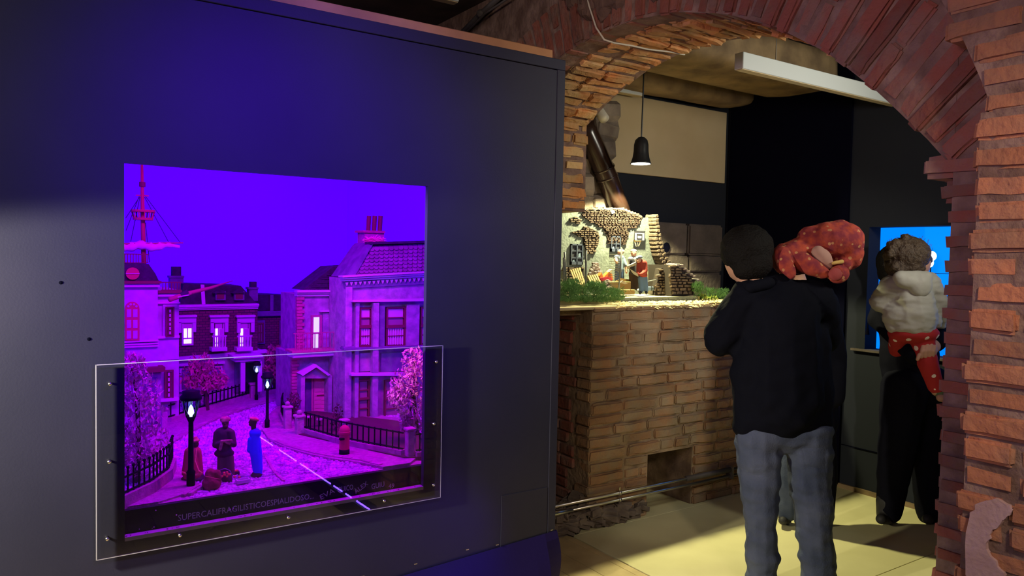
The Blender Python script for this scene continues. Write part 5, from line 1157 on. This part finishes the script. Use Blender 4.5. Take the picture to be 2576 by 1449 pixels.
body('jeans', D, [(1908, 1085, 0, 58, 1910, 1190, 0, 54), (1910, 1190, 0, 54, 1914, 1300, -.01, 42), (1914, 1300, -.01, 42, 1916, 1440, .0, 40), (1916, 1440, 0, 41, 1914, 1466, 0, 44), (2034, 1085, 0, 60, 2036, 1190, 0, 54), (2036, 1190, 0, 54, 2046, 1300, -.01, 47), (2046, 1300, -.01, 47, 2057, 1435, 0, 43), (2057, 1435, 0, 44, 2058, 1466, 0, 44), (1908, 1085, 0, 58, 2034, 1085, 0, 58)], [], 'jeans', mn, .009, 3, .020, 7, stretch=(1, 1, 2.1))
from mathutils.bvhtree import BVHTree
def patch(name, target, c4, m, parent, off=.004, n=8):
    """cloth piece sewn on: a small grid laid onto the surface it belongs to"""
    T = BVHTree.FromPolygons([v.co for v in target.data.vertices], [p.vertices for p in target.data.polygons]); mb = MB(); g = []
    for j in range(n+1):
        for i in range(n+1):
            u, v = i/n, j/n; x = (c4[0][0]*(1-u)+c4[1][0]*u)*(1-v)+(c4[3][0]*(1-u)+c4[2][0]*u)*v; y = (c4[0][1]*(1-u)+c4[1][1]*u)*(1-v)+(c4[3][1]*(1-u)+c4[2][1]*u)*v
            r = ray(x, y).normalized(); h = T.ray_cast(EYE, r); p = h[0] if h[0] else EYE+r*3.6
            e = 0 if i in (0, n) or j in (0, n) else 1
            g.append(p-r*(off*e-.001*(1-e)))
    mb.add(g, [(j*(n+1)+i, j*(n+1)+i+1, (j+1)*(n+1)+i+1, (j+1)*(n+1)+i) for j in range(n) for i in range(n)]); return mb.build(name, m, parent, True)
jn = [o for o in mn.children if o.name.startswith('jeans')][0]
patch('back_pocket', jn, ((2018, 1128), (2078, 1124), (2076, 1182), (2024, 1172)), 'jeans', mn); patch('back_pocket', jn, ((1866, 1128), (1926, 1130), (1922, 1176), (1872, 1182)), 'jeans', mn)
for x in (1912, 2060): body('shoe', D, [(x, 1484, -.03, 16, x, 1481, .12, 15)], [(x, 1478, -.02, 22, 18, 34)], 'shoe', mn, .008, 3)
# small child over the shoulder
ch = person('small child in a red patterned hooded suit lying over the black-jacketed shoulder', 2060, D+.06)
body('body', D+.06, [(1985, 645, .02, 26, 2045, 640, .05, 30)], [(2090, 618, .04, 44, 40, 44), (2070, 645, .0, 28, 32, 28, -25), (1995, 698, -.105, 6, 7, 6), (2086, 694, -.06, 9, 8, 9)], 'skin', ch, .009, 3)
body('hooded_suit', D+.04, [(1982, 650, 0, 44, 2040, 640, .04, 50), (1966, 640, -.06, 22, 1976, 668, -.09, 19), (1976, 668, -.09, 19, 1992, 692, -.11, 12), (2015, 655, -.06, 26, 2048, 676, -.09, 20), (2048, 676, -.09, 20, 2074, 688, -.09, 14), (2040, 600, .02, 34, 2110, 592, .02, 42)], [(2086, 606, .02, 76, 50, 58, 6), (2122, 606, .02, 50, 48, 54), (2134, 640, .02, 34, 40, 42), (2116, 668, .0, 30, 22, 32, 30)], 'suit', ch, .0085, 3, .010, 14)
body('hood_lining', D, [(2058, 634, -.035, 17, 2082, 664, -.035, 15)], [(2070, 650, -.03, 21, 28, 22, 28)], 'suit_lining', ch, .007, 3)
body('hood_ear', D, [], [(2110, 690, -.06, 27, 23, 18, 20)], 'suit', ch, .007, 3); body('ear_lining', D, [], [(2101, 690, -.088, 17, 17, 10, 20)], 'suit_face', ch, .006, 2); body('zip_trim', D, [(2096, 662, -.07, 5, 2118, 658, -.06, 6)], [], 'gold_knit', ch, .006, 2)
# dark adult beyond
D2 = 4.50
p2 = person('person in a dark coat mostly hidden behind the black-jacketed one', 2045, D2)
body('body', D2, [(2000, 700, 0, 26, 2010, 740, 0, 30), (2025, 800, 0, 55, 2035, 1000, 0, 55), (2000, 1020, 0, 36, 1985, 1180, 0, 26), (1985, 1180, 0, 26, 1984, 1280, 0, 17), (2062, 1020, 0, 36, 2076, 1180, 0, 26), (2076, 1180, 0, 26, 2078, 1290, 0, 17), (2086, 800, 0, 24, 2100, 960, -.02, 20)], [(1992, 668, 0, 34, 42, 38)], 'skin', p2, .012, 4)
body('hair', D2, [], [(1992, 656, .0, 38, 36, 42)], 'hair_dark', p2, .011, 3, .005, 30)
body('coat', D2, [(1995, 765, 0, 40, 2070, 765, 0, 40), (2030, 800, 0, 60, 2040, 1060, 0, 66), (2082, 790, 0, 32, 2100, 890, -.04, 30), (2100, 890, -.04, 30, 2100, 1000, -.10, 24)], [(2035, 940, 0, 80, 170, 60)], 'coat_dark', p2, .013, 5, .012, 6)
body('jeans', D2, [(2005, 1060, 0, 48, 1984, 1180, 0, 34), (1984, 1180, 0, 34, 1980, 1285, 0, 27)], [], 'jeans', p2, .010, 4, .010, 10); body('trouser_leg', D2, [(2055, 1060, 0, 44, 2074, 1190, 0, 32), (2074, 1190, 0, 32, 2076, 1295, 0, 22)], [], 'coat_dark', p2, .011, 4)
for x in (1975, 2074): body('shoe', D2, [(x-6, 1310, -.06, 11, x+4, 1308, .1, 11)], [(x, 1303, .02, 15, 13, 26)], 'shoe', p2, .008, 3)
# adult with child at the blue display
D3 = 4.52
p3 = person('person in dark clothes at the blue display holding a curly-haired child', 2290, D3)
body('body', D3, [(2248, 700, .1, 26, 2262, 740, .08, 30), (2275, 780, .05, 50, 2300, 960, .05, 55), (2280, 980, 0, 44, 2252, 1150, 0, 34), (2252, 1150, 0, 34, 2234, 1290, 0, 20), (2335, 980, .1, 44, 2332, 1160, .1, 32), (2332, 1160, .1, 32, 2336, 1295, .1, 20), (2232, 750, .02, 24, 2212, 800, 0, 22), (2212, 800, 0, 18, 2290, 890, -.20, 10), (2352, 760, .05, 24, 2375, 830, -.05, 22), (2375, 830, -.05, 20, 2348, 874, -.27, 15)],
     [(2246, 668, .12, 34, 44, 40), (2336, 884, -.30, 20, 19, 14, 20)]+[], 'skin', p3, .010, 3)
body('hair', D3, [], [(2244, 660, .12, 38, 46, 42), (2232, 684, .12, 22, 34, 30)], 'hair_dark', p3, .011, 3, .006, 30)
body('coat', D3, [(2240, 752, .05, 36, 2330, 752, .08, 40), (2262, 800, .05, 56, 2300, 960, .05, 64), (2234, 750, .02, 33, 2214, 800, 0, 30), (2214, 800, 0, 30, 2300, 896, -.24, 22), (2352, 760, .05, 33, 2376, 830, -.05, 28), (2376, 830, -.05, 27, 2356, 866, -.24, 20)], [(2285, 900, .05, 70, 110, 62)], 'coat_dark', p3, .012, 5, .012, 7)
body('trousers', D3, [(2278, 970, 0, 58, 2254, 1150, 0, 44), (2254, 1150, 0, 44, 2238, 1285, 0, 32), (2338, 970, .1, 56, 2334, 1160, .1, 42), (2334, 1160, .1, 42, 2338, 1290, .1, 33)], [(2306, 980, .05, 74, 50, 56)], 'coat_dark', p3, .012, 5, .010, 8)
for x, a in ((2226, 0), (2342, .1)): body('boot', D3, [(x-10, 1306, a-.08, 13, x+8, 1304, a+.06, 15), (x+6, 1260, a, 27, x+4, 1296, a, 24)], [], 'shoe', p3, .009, 3)
fc = []
for i, (x0, y0, L) in enumerate(((2322, 872, 26), (2332, 868, 29), (2342, 868, 28), (2351, 872, 23))):
    fc += [(x0, y0, -.315, 5.2, x0-3, y0+L*.5, -.335, 5.0), (x0-3, y0+L*.5, -.335, 5.0, x0-4, y0+L, -.325, 4.2)]
fc += [(2324, 886, -.31, 5.5, 2312, 894, -.33, 5), (2312, 894, -.33, 5, 2308, 904, -.33, 4.2)]
body('hand', D3, fc+[(2350, 868, -.26, 13, 2340, 880, -.30, 13)], [(2337, 882, -.30, 18, 15, 8)], 'skin', p3, .0045, 2)
D4 = 4.26
c4 = person('curly-haired child in a grey jacket and red dotted trousers', 2290, D4)
body('body', D4, [(2290, 690, 0, 22, 2290, 730, 0, 26), (2288, 740, 0, 40, 2292, 800, 0, 40), (2244, 725, 0, 18, 2220, 765, .06, 17), (2345, 725, 0, 18, 2362, 790, .06, 16), (2322, 850, 0, 26, 2334, 920, -.02, 18), (2334, 920, -.02, 18, 2356, 985, 0, 13)], [(2298, 656, .02, 40, 46, 42), (2338, 660, .05, 6, 6, 6), (2308, 672, .04, 30, 24, 26), (2316, 656, -.03, 5, 10, 6)], 'skin', c4, .009, 3)
hb = [(2284, 640, -.01, 54, 46, 48), (2262, 668, -.01, 34, 34, 34), (2296, 664, -.05, 28, 26, 22)]
random.seed(17)
for i in range(46):
    a = random.uniform(0, 6.28); b_ = random.uniform(-.9, .9); hb.append((2282+52*math.cos(a)*math.sqrt(1-b_*b_)*random.uniform(.9, 1.08), 646+46*math.sin(a)*random.uniform(.9, 1.06), -.01+.10*b_, 10, 10, 10))
body('hair', D4, [], hb, 'hair_brown', c4, .006, 1, .006, 50)
mb = MB()
for i in range(60):
    a = random.uniform(2.2, 6.6); r0 = 50; p = [at_d(2284+r0*math.cos(a)+j*5*math.cos(a+math.sin(j+i)), 645+r0*.9*math.sin(a)+j*5*math.sin(a+math.sin(j*1.3+i)), D4-.01) for j in range(4)]
    mb.tube(p, .0011, 4)
mb.build('stray_curls', 'hair_brown', c4)['kind'] = 'stuff'
body('jacket', D4, [(2250, 718, 0, 32, 2332, 718, 0, 34), (2288, 740, 0, 54, 2294, 800, 0, 62), (2246, 815, 0, 22, 2346, 808, 0, 24), (2246, 724, 0, 31, 2216, 758, .05, 29), (2216, 758, .05, 29, 2250, 778, .16, 24), (2345, 728, 0, 29, 2362, 780, .03, 26), (2362, 780, .03, 25, 2362, 812, .08, 18)], [(2288, 790, 0, 68, 50, 50)], 'child_grey', c4, .0085, 2, .016, 11, stretch=(.7, .7, 2.2))
body('hood', D4, [(2262, 698, -.09, 16, 2330, 696, -.09, 16)], [(2314, 716, -.10, 30, 32, 20), (2286, 708, -.095, 34, 20, 20)], 'child_grey', c4, .008, 3, .006, 14)
body('trousers', D4, [(2318, 850, 0, 30, 2334, 915, -.02, 25), (2334, 915, -.02, 25, 2354, 972, 0, 20), (2262, 842, .02, 24, 2255, 880, .15, 20)], [(2298, 838, 0, 62, 26, 48)], 'polka', c4, .009, 3, .006, 14)
body('sock', D4, [(2356, 980, 0, 14, 2368, 996, -.01, 12)], [], 'sock_green', c4, .008, 2); body('shoe', D4, [(2366, 1000, -.02, 11, 2384, 1004, .05, 10)], [], 'suit_lining', c4, .007, 2)
